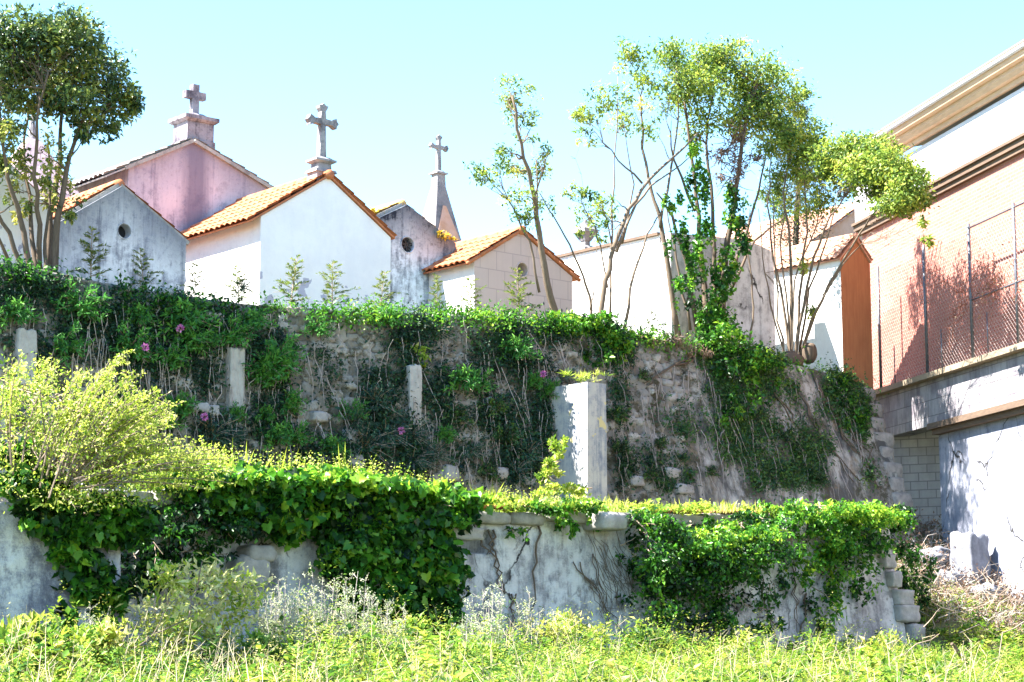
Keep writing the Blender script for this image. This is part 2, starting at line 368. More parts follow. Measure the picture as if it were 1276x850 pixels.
# ------------------------------------------------------------------ the two retaining walls' shapes
YW, YL = 30.6, 25.0
top_px = [(-90, 312), (0, 328), (60, 338), (130, 352), (200, 366), (300, 378), (430, 388), (540, 391), (640, 396), (740, 410), (850, 428), (930, 443), (1000, 458), (1040, 468), (1080, 481)]
top_pts = np.array([at(px, py, YW) for px, py in top_px]); XEND = top_pts[-1][0]
def ztop(x): return np.interp(x, top_pts[:, 0], top_pts[:, 2])
def tanb(x): return np.interp(x, [16, 26, 33, 37], [.13, .17, .30, .37])
def yfront(x, z): return YW - np.maximum(ztop(x) - z, 0) * tanb(x)
def onwall(px, py):
    y = YW
    for _ in range(6):
        p = at(px, py, y); y = float(yfront(p[0], p[2]))
    return at(px, py, y)
lowtop_px = [(-60, 600), (200, 603), (330, 612), (470, 620), (590, 630), (760, 634), (900, 637), (1000, 641), (1108, 650)]
low_pts = np.array([at(px, py, YL) for px, py in lowtop_px]); XLEND = low_pts[-1][0]
def zlow(x): return np.interp(x, low_pts[:, 0], low_pts[:, 2])

def sstep(a, b, x): t = np.clip((x - a) / (b - a), 0, 1); return t * t * (3 - 2 * t)
def snoise(x, y, s=1., seed=0):
    r = np.random.default_rng(seed); o = 0
    for k in range(6):
        a = r.uniform(0, 6.28); f = s * (1 + .7 * k); o = o + np.sin(f * (x * math.cos(a) + y * math.sin(a)) + r.uniform(0, 6.28)) / (1 + .5 * k)
    return o / 3
def zground(x, y):
    base = np.interp(y + .0 * x, [-60, 0, 8, 16, 24, 30], [-.6, -.05, .35, 1.0, 1.55, 1.65])
    slope = sstep(30.3, 31.6, x) * np.interp(y, [22.5, 26, 30.5, 40], [0, 1.2, 3.1, 3.3])
    return base + slope + .10 * snoise(x, y, .5, 3) + .05 * snoise(x, y, 1.7, 4)

# ground: one sheet to the horizon
def axis(lo, hi, flo, fhi, step): return np.concatenate([np.linspace(lo, flo, 14)[:-1], np.arange(flo, fhi, step), np.linspace(fhi, hi, 14)])
gx, gy = axis(-900, 900, -8, 52, .4), axis(-900, 900, -6, 44, .4)
X, Y = np.meshgrid(gx, gy); Z = zground(X, Y)
V = np.stack([X, Y, Z], -1).reshape(-1, 3); nx = len(gx); ii = np.arange(len(gx) - 1)[None, :] + nx * np.arange(len(gy) - 1)[:, None]
F = np.stack([ii, ii + 1, ii + nx + 1, ii + nx], -1).reshape(-1, 4)
tag(np_mesh('ground', V, F, M['earth'], smooth=True), kind='structure')
def sheet(name, x0, x1, y0, y1, zf, m, n=40):
    X, Y = np.meshgrid(np.linspace(x0, x1, n * 2), np.linspace(y0, y1, n)); Z = zf(X, Y) + .04 * snoise(X, Y, 1.5, 9)
    V = np.stack([X, Y, Z], -1).reshape(-1, 3); nx = 2 * n; ii = np.arange(nx - 1)[None, :] + nx * np.arange(n - 1)[:, None]
    return tag(np_mesh(name, V, np.stack([ii, ii + 1, ii + nx + 1, ii + nx], -1).reshape(-1, 4), m, smooth=True), kind='structure')
sheet('terrace_ground', -6, XLEND - .3, YL + .3, 30.4, lambda x, y: zlow(x) - .12 + 0 * y, M['earth'])
sheet('cemetery_ground', -6, XEND - .3, YW + .25, 52, lambda x, y: ztop(x) - .12 + 0 * y, M['earth'])

# ---- upper retaining wall: rubble stones modelled as relief, plaster sheets left on the right half
def voro(u, v, seed):
    iu, iv = np.floor(u).astype(int), np.floor(v).astype(int); d1 = np.full(u.shape, 9.); d2 = d1.copy(); cid = np.zeros(u.shape)
    for a in (-1, 0, 1):
        for b in (-1, 0, 1):
            cu, cv = iu + a, iv + b
            h = np.sin(cu * 127.1 + cv * 311.7 + seed) * 43758.5; h1 = h - np.floor(h); h = np.sin(cu * 269.5 + cv * 183.3 + seed) * 43758.5; h2 = h - np.floor(h)
            d = np.hypot(cu + .15 + .7 * h1 - u, cv + .15 + .7 * h2 - v)
            m = d < d1; d2 = np.where(m, d1, np.minimum(d2, d)); cid = np.where(m, h1 * .6 + h2 * .4, cid); d1 = np.where(m, d, d1)
    return d1, d2 - d1, cid
X0W = -4.0
xs = np.concatenate([np.arange(X0W, 12, .25), np.arange(12, XEND, .032), [XEND]]); tv = np.linspace(0, 1, 150)
Xg, Tg = np.meshgrid(xs, tv); zb = np.interp(Xg, [29, 31, 37], [3.6, 3.0, 3.6]); zt = ztop(Xg)
Zg = zb + (zt - zb) * Tg
wx = Xg + .08 * snoise(Xg, Zg, 2.3, 21); wz = Zg + .06 * snoise(Xg, Zg, 2.6, 22)
d1, gap, cid = voro(wx / .27, wz / .16, 3.1)
pl = sstep(.05, .45, snoise(Xg, Zg, .55, 31) * .9 + np.interp(Xg, [20, 26, 29, 33, 37], [-.9, -.6, .4, .4, .05]) + .3 * snoise(Xg, Zg, 2.7, 33))
fine = .012 * snoise(Xg, Zg, 9, 5) + .035 * snoise(Xg, Zg, 1.3, 6)
relief = (1 - pl) * (.085 * sstep(0, .13, gap) * (.35 + 1.1 * cid) - .03 + .045 * snoise(Xg, Zg, 4.1, 8)) + pl * (.085 + .02 * snoise(Xg, Zg, 3, 7)) + fine
wall_off = relief - .02
Yg = yfront(Xg, Zg) - wall_off
wallroot = thing('retaining_wall', 'tall overgrown rubble stone upper retaining wall with patches of grey plaster', 'wall', (26, YW, 3.6))
V = np.stack([Xg, Yg, Zg], -1).reshape(-1, 3); nx = len(xs); ny = len(tv)
ii = np.arange(nx - 1)[None, :] + nx * np.arange(ny - 1)[:, None]
F = np.stack([ii, ii + 1, ii + nx + 1, ii + nx], -1).reshape(-1, 4)
# top and right end
back = np.stack([xs, np.full(nx, YW + .6), ztop(xs)], -1); base = len(V); V = np.concatenate([V, back])
t0 = (ny - 1) * nx + np.arange(nx - 1); F = np.concatenate([F, np.stack([t0, t0 + 1, base + np.arange(1, nx), base + np.arange(nx - 1)], -1)])
endb = np.array([[XEND, YW + .6, float(z)] for z in Zg[:, -1]]); eb = len(V); V = np.concatenate([V, endb])
e0 = np.arange(ny - 1) * nx + nx - 1; F = np.concatenate([F, np.stack([e0, eb + np.arange(ny - 1), eb + np.arange(1, ny), e0 + nx], -1)])
pad = lambda a: np.concatenate([a.ravel(), np.zeros(len(V) - a.size)])
m, nt, b = new_mat('rubble_wall'); v = objco(nt)
at_ = lambda n: nd(nt, 'ShaderNodeAttribute', attribute_name=n).outputs['Fac']
n1 = noise(nt, v, 5, 7, .7)
cst = mix(nt, at_('stone'), (.10, .097, .093), (.46, .44, .41)); cst = mix(nt, ramp(nt, n1, .45, .75), cst, (.20, .15, .09))
cst = mix(nt, ramp(nt, at_('gap'), .12, .0), cst, (.05, .043, .037))
n5 = noise(nt, v, 1.6, 8, .7, (1.5, 1.5, .35)); cpl = mix(nt, ramp(nt, n5, .40, .56), (.42, .40, .365), (.09, .088, .085)); cpl = mix(nt, ramp(nt, noise(nt, v, 2.1, 8, .75), .54, .66), cpl, (.20, .155, .10))
col = mix(nt, at_('plaster'), cst, cpl); col = mix(nt, ramp(nt, noise(nt, v, 1.7, 10, .75), .50, .60), col, (.075, .07, .05))
L(nt, col, b.inputs['Base Color']); b.inputs['Roughness'].default_value = .95; b.inputs['Specular IOR Level'].default_value = .15
bump(nt, noise(nt, v, 18, 8, .75), b, .7, .03); M['rubble'] = m
np_mesh('wall_face', V, F, m, wallroot, attrs={'stone': pad(cid), 'gap': pad(gap), 'plaster': pad(pl)})
# a few stones set proud of the face
g = G()
for k, (px, py, sx, sz) in enumerate([(243, 508, .5, .2), (262, 512, .25, .18), (262, 395, .4, .16), (205, 365, .3, .16), (300, 575, .32, .3), (350, 615, .3, .25), (440, 575, .35, .25), (396, 520, .4, .2), (620, 590, .4, .25), (655, 600, .35, .2), (560, 590, .35, .3), (835, 590, .45, .22), (850, 610, .5, .2), (790, 600, .4, .2), (610, 505, .3, .3), (440, 545, .4, .3), (430, 610, .4, .3)]):
    p = onwall(px, py); g.rock(p, (sx, .3, sz), k, 5, .05)
g.build('proud_stone', M['pale_rock'], wallroot, True)
# stepped quoins at the free end
for k in range(9):
    z = float(ztop(XEND)) - .25 - k * .36; y = float(yfront(XEND, z)); g = G(); g.rock((XEND - .12 + .05 * (k % 2), y + .16, z), (.5 + .2 * (k % 2), .5, .37), 40 + k, 9, .025)
    g.build('quoin', M['coping'], wallroot, True)

# ---- concrete posts and the plastered buttress in front of it
def post(px0, px1, pyt, pyb, label, yoff=.28):
    a = onwall((px0 + px1) / 2, pyt); y = a[1] - yoff; a, c = at(px0, pyt, y), at(px1, pyt, y); zb = at(px0, pyb, y)[2]
    g = G(); wv = (c[0] - a[0]) / 2; g.rock(((a[0] + c[0]) / 2, y + .25, (zb + a[2]) / 2), (wv * 2, .5, a[2] - zb), int(px0), 16, .02, 12)
    tag(g.build('concrete_post', M['concrete'], origin=((a[0] + c[0]) / 2, y, zb)), label, 'post', 'concrete posts set into the upper wall')
post(24, 47, 408, 480, 'grey concrete post in the upper wall behind the yellow-green bush')
post(288, 307, 431, 517, 'pale concrete post half sunk in the upper wall among bright green weeds')
post(511, 527, 452, 532, 'narrow concrete post in the upper wall under a tuft of yellow leaves')
p = at(732, 477, 29.1); q = at(755, 477, 29.1); zb = 3.9
g = G(); g.frustum((p[0] + q[0]) / 2, 29.1 + .62, zb, p[2] + .02, (q[0] - p[0]) / 2 + .02, .62, (q[0] - p[0]) / 2, .62)
tag(g.build('buttress', M['pillar'], origin=((p[0] + q[0]) / 2, 29.7, zb)), 'square plastered buttress with grass on top, standing against the upper wall', 'buttress')

# ---- lower retaining wall
lw = thing('retaining_wall', 'low cracked lower retaining wall of grey render with stone coping, hung with ivy', 'wall', (22, YL, 1.2))
xs = np.arange(12.0, XLEND, .06); tv = np.linspace(0, 1, 60); Xg, Tg = np.meshgrid(xs, tv); Zg = 1.0 + (zlow(Xg) - .2 - 1.0) * Tg
bat = (zlow(Xg) - Zg) * np.interp(Xg, [24, 30], [.05, .16])
hole0, hole1 = at(566, 688, YL), at(612, 664, YL)
inh = (Xg > hole0[0]) & (Xg < hole1[0]) & (Zg > hole0[2]) & (Zg < hole1[2])
Yg = YL - bat - .03 * snoise(Xg, Zg, 1.1, 51) - .012 * snoise(Xg, Zg, 6, 52) + inh * .5
bx = at(345, 700, YL)[0]; Yg = Yg + .18 * sstep(bx + .1, bx - .1, Xg)
V = np.stack([Xg, Yg, Zg], -1).reshape(-1, 3); nx = len(xs); ny = len(tv); ii = np.arange(nx - 1)[None, :] + nx * np.arange(ny - 1)[:, None]
F = np.stack([ii, ii + 1, ii + nx + 1, ii + nx], -1).reshape(-1, 4)
np_mesh('wall_face', V, F, M['lower'], lw, smooth=True)
g = G(); g.box(12, XLEND - .02, YL + .56, YL + .8, .8, 3.9); g.box(12, XLEND, YL + .02, YL + .55, 3.8, 3.9); g.build('backing', M['coping'], lw)
x = 12.2; k = 0                     # coping slabs
r = random.Random(5); cg = G()
while x < XLEND - .3:
    ln = r.uniform(.6, 1.3); z = float(zlow(x + ln / 2)) - r.uniform(.05, .1); h = r.uniform(.16, .24)
    cg.rock((x + ln / 2, YL + .22, z - h / 2), (ln - .02, .75 + r.uniform(-.08, .08), h), k + 90, 9, .02, 6)
    x += ln; k += 1
cg.build('coping', M['coping'], lw, True)
tg = G()
for a, c in ((585, 655), (690, 715), (815, 875), (890, 1000)):
    xa, xb = at(a, 630, YL)[0], at(c, 630, YL)[0]; x = xa
    while x < xb - .1:
        z = float(zlow(x)) + r.uniform(-.035, .0); tg.rock((x + .14, YL + .1 + r.uniform(-.03, .03), z), (.27, .5, .05), r.randint(0, 999), 9, .02, 3); x += .29
tg.build('tile_course', M['tile'], lw, True)
for px, py, sx, sz in ((757, 650, .62, .3), (985, 657, .5, .34)):
    p = at(px, py, YL - .3); g = G(); g.rock((p[0], YL - .18, p[2]), (sx, .7, sz), int(px), 11, .03, 7); g.build('corbel_stone', M['pale_rock'], lw, True)
for k, (px, py, sx, sz) in enumerate(((1098, 662, .7, .22), (1096, 682, .45, .26), (1103, 700, .4, .25), (1108, 722, .45, .3), (1118, 745, .5, .28), (1120, 765, .75, .3), (1128, 788, .6, .3), (1130, 812, .7, .3), (1085, 664, .6, .2))):
    p = at(px, py, YL - .15); g = G(); g.rock((p[0], YL + .1 - (zlow(p[0]) - p[2]) * .16, p[2]), (sx * (.55 + .5 * ((k * 37) % 10) / 10), .56, sz * 1.05), 300 + k, 14, .035, 8); g.build('quoin', M['pale_rock'], lw, True)
for px, py, sx, sz in ((312, 712, .55, .45), (322, 690, .45, .25), (195, 672, .3, .6), (575, 665, .8, .2)):
    p = at(px, py, YL - .1); g = G(); g.rock((p[0], YL + .02, p[2]), (sx, .5, sz), int(px), 7, .04, 5); g.build('wall_stone', M['pale_rock'], lw, True)

# ---- left wall, under the bush
YB = 23.6
a, c = at(-60, 630, YB), at(150, 660, YB)
Xg, Tg = np.meshgrid(np.arange(a[0], c[0], .06), np.linspace(0, 1, 50)); Zt = 3.55 + .0 * Xg; Zg = .9 + (Zt - .9) * Tg
Yg = YB - (Zt - Zg) * .1 - .03 * snoise(Xg, Zg, 1.6, 61) - .02 * snoise(Xg, Zg, 7, 62)
V = np.stack([Xg, Yg, Zg], -1); nx, ny = Xg.shape[1], Xg.shape[0]
V = np.concatenate([V.reshape(-1, 3), np.stack([Xg[-1], Yg[-1] + 1.2, Zg[-1]], -1), np.stack([Xg[:, -1], Yg[:, -1] + 1.2, Zg[:, -1]], -1)])
ii = np.arange(nx - 1)[None, :] + nx * np.arange(ny - 1)[:, None]; F = [np.stack([ii, ii + 1, ii + nx + 1, ii + nx], -1).reshape(-1, 4)]
t0 = (ny - 1) * nx + np.arange(nx - 1); F.append(np.stack([t0, t0 + 1, ny * nx + 1 + np.arange(nx - 1), ny * nx + np.arange(nx - 1)], -1))
e0 = np.arange(ny - 1) * nx + nx - 1; F.append(np.stack([e0, ny * nx + nx + np.arange(ny - 1), ny * nx + nx + 1 + np.arange(ny - 1), e0 + nx], -1))
tag(np_mesh('garden_wall', V, np.concatenate(F), M['leftwall'], origin=(float(a[0] + 2), YB, .9)), 'rough blue-grey roughcast garden wall under the yellow-green bush', 'wall')

# ------------------------------------------------------------------ cemetery chapels
def tile_slope(g, A, B, down, ls, tile=.2, row=.34):
    """barrel tiles modelled over one slope: A-B the ridge, down the unit slope vector"""
    A, B, down = map(lambda q: np.asarray(q, float), (A, B, down)); al = unit(B - A); lr = np.linalg.norm(B - A); n = np.cross(al, down)
    if n[2] < 0: n = -n
    us = np.linspace(0, lr, max(8, int(lr / tile) * 8 + 1)); vs_ = []
    k = 0
    while k * row < ls:
        e = min((k + 1) * row, ls); vs_ += [(k * row + .001, 0), ((k * row + e) / 2, .5), (e - .001, 1)]; k += 1
    U, Vv = np.meshgrid(us, [q[0] for q in vs_]); S = np.array([q[1] for q in vs_])[:, None]
    jit = .008 * np.sin(U / tile * 2.1 + 7 * np.floor(Vv / row))
    H = .055 * np.abs(np.cos(math.pi * U / tile)) ** .8 + .028 * S + jit + .02
    P = A + U[..., None] * al + Vv[..., None] * down + H[..., None] * n; nu, nv = len(us), len(vs_)
    fs = [(j * nu + i, j * nu + i + 1, (j + 1) * nu + i + 1, (j + 1) * nu + i) for j in range(nv - 1) for i in range(nu - 1)]
    flip = np.dot(np.cross(al, down), n) < 0
    g.add(P.reshape(-1, 3), [f[::-1] if flip else f for f in fs])
    # slab beneath
    q = [A, B, B + down * (ls - .01), A + down * (ls - .01)]
    g.add([p + n * .018 for p in q] + [p - n * .015 for p in q], [(0, 1, 2, 3), (7, 6, 5, 4), (0, 4, 5, 1), (1, 5, 6, 2), (2, 6, 7, 3), (3, 7, 4, 0)])
    return n

def oculus_face(g, poly, c, r, y, depth=.22):
    import bmesh
    bm = bmesh.new(); o = [bm.verts.new((p[0], y, p[1])) for p in poly]; k = 24
    ci = [bm.verts.new((c[0] + r * math.cos(2 * math.pi * i / k), y, c[1] + r * math.sin(2 * math.pi * i / k))) for i in range(k)]
    ed = [bm.edges.new((o[i], o[(i + 1) % len(o)])) for i in range(len(o))] + [bm.edges.new((ci[i], ci[(i + 1) % k])) for i in range(k)]
    bmesh.ops.triangle_fill(bm, edges=ed, use_beauty=True, normal=(0, -1, 0)); bm.verts.index_update()
    vs = [tuple(v.co) for v in bm.verts]; fs = [tuple(v.index for v in f.verts) for f in bm.faces]; bm.free(); g.add(vs, fs)
    rim = [(c[0] + r * math.cos(2 * math.pi * i / k), c[1] + r * math.sin(2 * math.pi * i / k)) for i in range(k)]
    g.add([(p[0], y, p[1]) for p in rim] + [(p[0], y + depth, p[1]) for p in rim], [(i, (i + 1) % k, (i + 1) % k + k, i + k) for i in range(k)])

def ring(g, c, r, rr, y, k=24, m=8):
    vs = []; fs = []
    for i in range(k):
        a = 2 * math.pi * i / k
        for j in range(m):
            b = 2 * math.pi * j / m; q = r + rr * math.cos(b); vs.append((c[0] + q * math.cos(a), y + rr * math.sin(b), c[1] + q * math.sin(a)))
            fs.append((i * m + j, i * m + (j + 1) % m, ((i + 1) % k) * m + (j + 1) % m, ((i + 1) % k) * m + j))
    g.add(vs, fs)

def chapel(label, pl, pr, pa, yf, depth, wall, roof, name='mausoleum', z0=7.4, oculus=None, ov=.16, front=.05, eave=None, coping=None, side_mat=None, rakecap=True, ridge=True, floret=False, ovr=None):
    """pl, pr: photo pixels of the two eave corners of the gable in the plane y = yf; pa: the apex"""
    l, r_, a = at(*pl, yf), at(*pr, yf), at(*pa, yf)
    xl, xr, za = l[0], r_[0], a[2]; xc = (xl + xr) / 2 if abs((xl + xr) / 2 - a[0]) > .5 else a[0]
    ze = eave if eave else (l[2] + r_[2]) / 2
    t = thing(name, label, 'chapel', (xc, yf, z0))
    poly = [(xl, z0), (xr, z0), (xr, ze), (xc, za), (xl, ze)]
    g = G(); yb = yf + depth
    if oculus:
        oc = at(oculus[0], oculus[1], yf); oculus_face(g, poly, (oc[0], oc[2]), oculus[2], yf)
    else: g.add([(p[0], yf, p[1]) for p in poly], [(0, 1, 2, 3, 4)])
    g.add([(p[0], yb, p[1]) for p in poly], [(4, 3, 2, 1, 0)])
    same = side_mat is None
    for i, j in ((1, 2), (4, 0)):
        if same: g.add([(poly[i][0], yf, poly[i][1]), (poly[i][0], yb, poly[i][1]), (poly[j][0], yb, poly[j][1]), (poly[j][0], yf, poly[j][1])], [(0, 1, 2, 3)])
    for i, j in ((2, 3), (3, 4)): g.add([(poly[i][0], yf, poly[i][1]), (poly[i][0], yb, poly[i][1]), (poly[j][0], yb, poly[j][1]), (poly[j][0], yf, poly[j][1])], [(0, 1, 2, 3)])
    if callable(wall): wall = wall(za - z0, (za - ze) / max(.1, (xr - xl) / 2))
    w_ = g.build('wall', wall, t)
    if not same:
        for i, j in ((1, 2), (4, 0)): G().add([(poly[i][0], yf, poly[i][1]), (poly[i][0], yb, poly[i][1]), (poly[j][0], yb, poly[j][1]), (poly[j][0], yf, poly[j][1])], [(0, 1, 2, 3)]).build('side_wall', side_mat, t)
    if oculus:
        g = G(); c = (oc[0], oc[2]); k = 24; rr = oculus[2] - .002
        g.add([(c[0] + rr * math.cos(2 * math.pi * i / k), yf + .2, c[1] + rr * math.sin(2 * math.pi * i / k)) for i in range(k)], [tuple(range(k))])
        win = g.build('oculus', M['dark'] if oculus[3] else M['concrete'], t)
        g = G(); ring(g, c, oculus[2] + .012, .016, yf); g.build('surround', wall, win, True)
        if floret:
            g = G()
            for i in range(6):
                an = math.pi / 3 * i + .26; d = np.array((math.cos(an), 0, math.sin(an))); s_ = np.array((-d[2], 0, d[0])); o = np.array((c[0], yf + .06, c[1]))
                pts = [o + d * (rr * f) + s_ * (rr * .22 * h) for f, h in ((.1, 0), (.5, 1), (.95, .6), (.95, -.6), (.5, -1))]
                g.tube(pts + [pts[0]], .016, 5)
            ring(g, c, rr * .16, .02, yf + .06, 12, 6); g.build('grille', M['iron'], win, True)
    g = G(); A = np.array((xc, yf - front, za)); B = np.array((xc, yb + .1, za)); nrm = {}
    for sx, xe in ((-1, xl), (1, xr)):
        o_ = ov if sx < 0 or ovr is None else ovr; run = abs(xe - xc); hyp = math.hypot(run, za - ze); dn = np.array((sx * run / hyp, 0, -(za - ze) / hyp)); nrm[sx] = (dn, hyp + o_)
        tile_slope(g, A + np.array((0, 0, .035)), B + np.array((0, 0, .035)), dn, hyp + o_)
    rf = g.build('roof', roof, t)
    g = G(); n_ = int((yb - yf) / .38) + 1
    if ridge:
        for i in range(n_):
            y0 = yf - front - .02 + i * .38; q0, q1 = np.array((xc, y0, za + .05)), np.array((xc, y0 + .42, za + .07))
            g.tube([q0, q1], [.105, .085], 10)
        g.build('ridge_tile', roof, rf, True)
    if rakecap:
        g = G()
        for sx in (-1, 1):
            dn, ln = nrm[sx]; k = int(ln / .36)
            for i in range(k):
                q0 = A + dn * (i * ln / k) + np.array((0, .03, .06)); q1 = A + dn * ((i + 1.1) * ln / k) + np.array((0, .03, .05)); g.tube([q0, q1], [.034, .046], 8)
        g.build('verge_tile', roof, rf, True)
    if coping:
        g = G()
        for sx in (-1, 1):
            dn, ln = nrm[sx]; q = np.array((dn[2] * -sx, 0, dn[0] * sx)); q = q if q[2] > 0 else -q
            P = [A * 1, A + dn * (ln - (ov if sx < 0 or ovr is None else ovr) + .1)]; vs = []
            for p in P:
                for yy in (-.03, .2):
                    for h in (.0, .075): vs.append(p + np.array((0, yy, 0)) + q * h)
            g.add(vs, [(0, 1, 3, 2), (4, 6, 7, 5), (0, 4, 5, 1), (2, 3, 7, 6), (1, 5, 7, 3), (0, 2, 6, 4)])
        g.build('gable_coping', coping, t)
    return t, dict(xl=xl, xr=xr, xc=xc, za=za, ze=ze, yf=yf, yb=yb, z0=z0)

def cross_plain(g, c, h, w_, t, d, arm=.68):
    x, y, z = c; g.box(x - t / 2, x + t / 2, y - d / 2, y + d / 2, z, z + h)
    for s_ in (-1, 1):
        xa, xb = sorted((x + s_ * (t / 2 + .001), x + s_ * w_ / 2)); g.box(xa, xb, y - d / 2, y + d / 2, z + h * arm - t / 2, z + h * arm + t / 2)
def cross_flared(g, c, h, w_, t, d, arm=.68):
    """budded cross: arms that swell to pointed ends"""
    x, y, z = c; za = z + h * arm; q = t / 2
    def arm_poly(length, ang):
        pts = [(q, -q), (length * .55, -q * .8), (length * .72, -q * 1.5), (length * .86, -q * 1.75), (length * .88, -q * .9), (length, 0), (length * .88, q * .9), (length * .86, q * 1.75), (length * .72, q * 1.5), (length * .55, q * .8), (q, q)]
        ca, sa = math.cos(ang), math.sin(ang); return [(x + u * ca - v_ * sa, za + u * sa + v_ * ca) for u, v_ in pts]
    for ln, an in ((w_ / 2, 0), (h * (1 - arm), math.pi / 2), (w_ / 2, math.pi)): g.prism(arm_poly(ln, an), y - d / 2, y + d / 2)
    g.box(x - q, x + q, y - d / 2, y + d / 2, za - q, za + q)
    g.prism([(x - q * 1.25, z), (x + q * 1.25, z), (x + q * .9, za - q - .001), (x - q * .9, za - q - .001)], y - d / 2 * .95, y + d / 2 * .95)

# A grey chapel
tA, A_ = chapel('small grey weathered mausoleum with a round hole in its gable, left of the white one', (74, 279), (232, 298), (152, 232), 32.7, 3.2, M['greyA'], M['tile'], oculus=(155, 288, .135, True), ov=.32, ovr=.05, coping=M['concrete'], front=-.1, rakecap=False)
# C white chapel with the tall cross
tC, C_ = chapel('white mausoleum with orange tiled roof and a grey stone cross on its gable', (325, 273), (487, 293), (409, 221), 33.0, 3.3, M['white'], M['tile'], ov=.32, ovr=.1, side_mat=M['whitelit'], rakecap=False)
zb = C_['za'] + .06; cx, cy = C_['xc'], C_['yf'] + .26
g = G(); s_ = mpp((cx, cy, zb))
for z0, z1, a0, a1 in ((-.3, .06, .22, .22), (.06, .12, .26, .24), (.12, .26, .17, .16), (.26, .30, .18, .25), (.30, .34, .25, .25), (.34, .40, .22, .13)):
    g.frustum(cx, cy, zb + z0, zb + z1, a0, a0 * .8, a1, a1 * .8)
g.build('cross_pedestal', M['stone'], tC)
g = G(); cross_flared(g, (cx, cy, zb + .40), (200 - 128 + 0) * s_ - .04, .76, .125, .14, .66); g.build('cross', M['stone'], tC)
# B pink chapel with pedestal and plain cross, behind A and C
tB, B_ = chapel('tall pink stained mausoleum with a plain pale cross on a pedestal, behind the grey one', (160, 221), (345, 232), (240, 178), 36.6, 4.5, M['pink'], M['slat'], ov=.62, rakecap=False, ridge=False, coping=M['concrete'])
cx, cy, zb = B_['xc'] + .22, B_['yf'] + .34, B_['za'] + .0
g = G()
for z0, z1, a0, a1 in ((-.35, .1, .36, .36), (.1, .50, .33, .33), (.50, .55, .36, .42), (.55, .63, .42, .42), (.63, .74, .30, .14)): g.frustum(cx, cy, zb + z0, zb + z1, a0, a0 * .9, a1, a1 * .9)
g.build('cross_pedestal', M['pedestal'], tB)
g = G(); cross_plain(g, (cx, cy, zb + .7), .70, .5, .16, .15, .66); g.build('cross', M['pedestal'], tB)
# D blackened grey chapel
tD, D_ = chapel('blackened grey mausoleum with an iron flower grille in its round window', (447, 283), (568, 304), (508, 255), 34.6, 3.2, M['greyD'], M['lichen'], oculus=(508, 305, .17, True), ov=.1, coping=M['concrete'], front=-.2, rakecap=False, floret=True)
# E spire with cross
a = at(541, 232, 38.6); hw = .43; z0 = at(541, 306, 38.6)[2]; xc = a[0]
tE = thing('mausoleum', 'mausoleum with a steep stone spire and small cross, behind the blackened one', 'chapel', (xc, 38, 7.4))
g = G(); g.box(xc - hw - .5, xc + hw + .5, 38, 38 + 2.4, 7.4, z0 - .15); g.build('wall', M['orange'], tE)
g = G(); g.frustum(xc, 38 + hw, z0 - .15, z0, hw + .12, hw + .12, hw + .06, hw + .06); g.frustum(xc, 38 + hw, z0, a[2], hw, hw, .12, .12); g.build('spire', M['spire'], tE)
g = G(); sl_ = (hw - .12) / (a[2] - z0); f = lambda z: 38 + (z - z0) * sl_ - .02
pz0, pz1 = z0 + .08, z0 + (a[2] - z0) * .62
ww = lambda z: hw - (z - z0) * sl_
g.add([(xc - ww(pz0) * .86, f(pz0), pz0), (xc + ww(pz0) * .86, f(pz0), pz0), (xc + .05, f(pz1), pz1), (xc - .05, f(pz1), pz1), (xc - ww(pz0) * .86, f(pz0) + .015, pz0), (xc + ww(pz0) * .86, f(pz0) + .015, pz0), (xc + .05, f(pz1) + .015, pz1), (xc - .05, f(pz1) + .015, pz1)],
      [(0, 1, 2, 3), (0, 4, 5, 1), (1, 5, 6, 2), (2, 6, 7, 3), (3, 7, 4, 0)]); g.build('panel', M['orange'], tE)
g = G()
for z0_, z1, a0, a1 in ((-.12, .26, .135, .12), (.26, .30, .17, .17), (.30, .36, .13, .08)): g.frustum(xc, 38 + hw, a[2] + z0_, a[2] + z1, a0, a0, a1, a1)
g.build('cross_pedestal', M['stone'], tE); zc = a[2] + .34; s_ = mpp((xc, 38.5, zc))
g = G(); cross_flared(g, (xc, 38 + hw, zc), (228 - 181) * s_, .58, .09, .1, .66); g.build('cross', M['stone'], tE)
# F pink clad chapel
tF, F_ = chapel('pink square-clad mausoleum with a round vent and terracotta roof, beside the slender tree', (591, 333), (713, 338), (649, 290), 33.0, 2.6, M['tilef'], M['tile'], oculus=(651, 336, .15, False), ov=.2, side_mat=M['whitelit'])
# Z far left chapels behind the left tree
tZ, Z_ = chapel('pale mausoleum mostly hidden behind the trunks of the large left tree', (-60, 235), (64, 262), (0, 190), 32.2, 3.0, M['white'], M['tileold'], ov=.12, coping=M['concrete'], front=-.2, rakecap=False)
a = at(62, 165, 36.5); br = at(103, 246, 36.5); xc, hw, z0 = a[0], br[0] - a[0], br[2]
tY = thing('mausoleum', 'pink mausoleum with a steep pyramid roof and thin finial behind the left tree', 'chapel', (xc, 36.5, 7.4))
g = G(); g.box(xc - hw, xc + hw, 36.5, 36.5 + 2 * hw, 7.4, z0 - .12); g.build('wall', M['pinkspire'], tY)
g = G(); g.frustum(xc, 36.5 + hw, z0 - .12, z0, hw + .1, hw + .1, hw + .05, hw + .05); g.frustum(xc, 36.5 + hw, z0, a[2], hw, hw, .12, .12); g.build('spire', M['pinkspire'], tY)
g = G(); g.tube([(xc, 36.5 + hw, a[2] - .1), (xc, 36.5 + hw, a[2] + .2), (xc, 36.5 + hw, a[2] + .6)], [.1, .07, .03], 8); g.build('finial', M['stone'], tY)
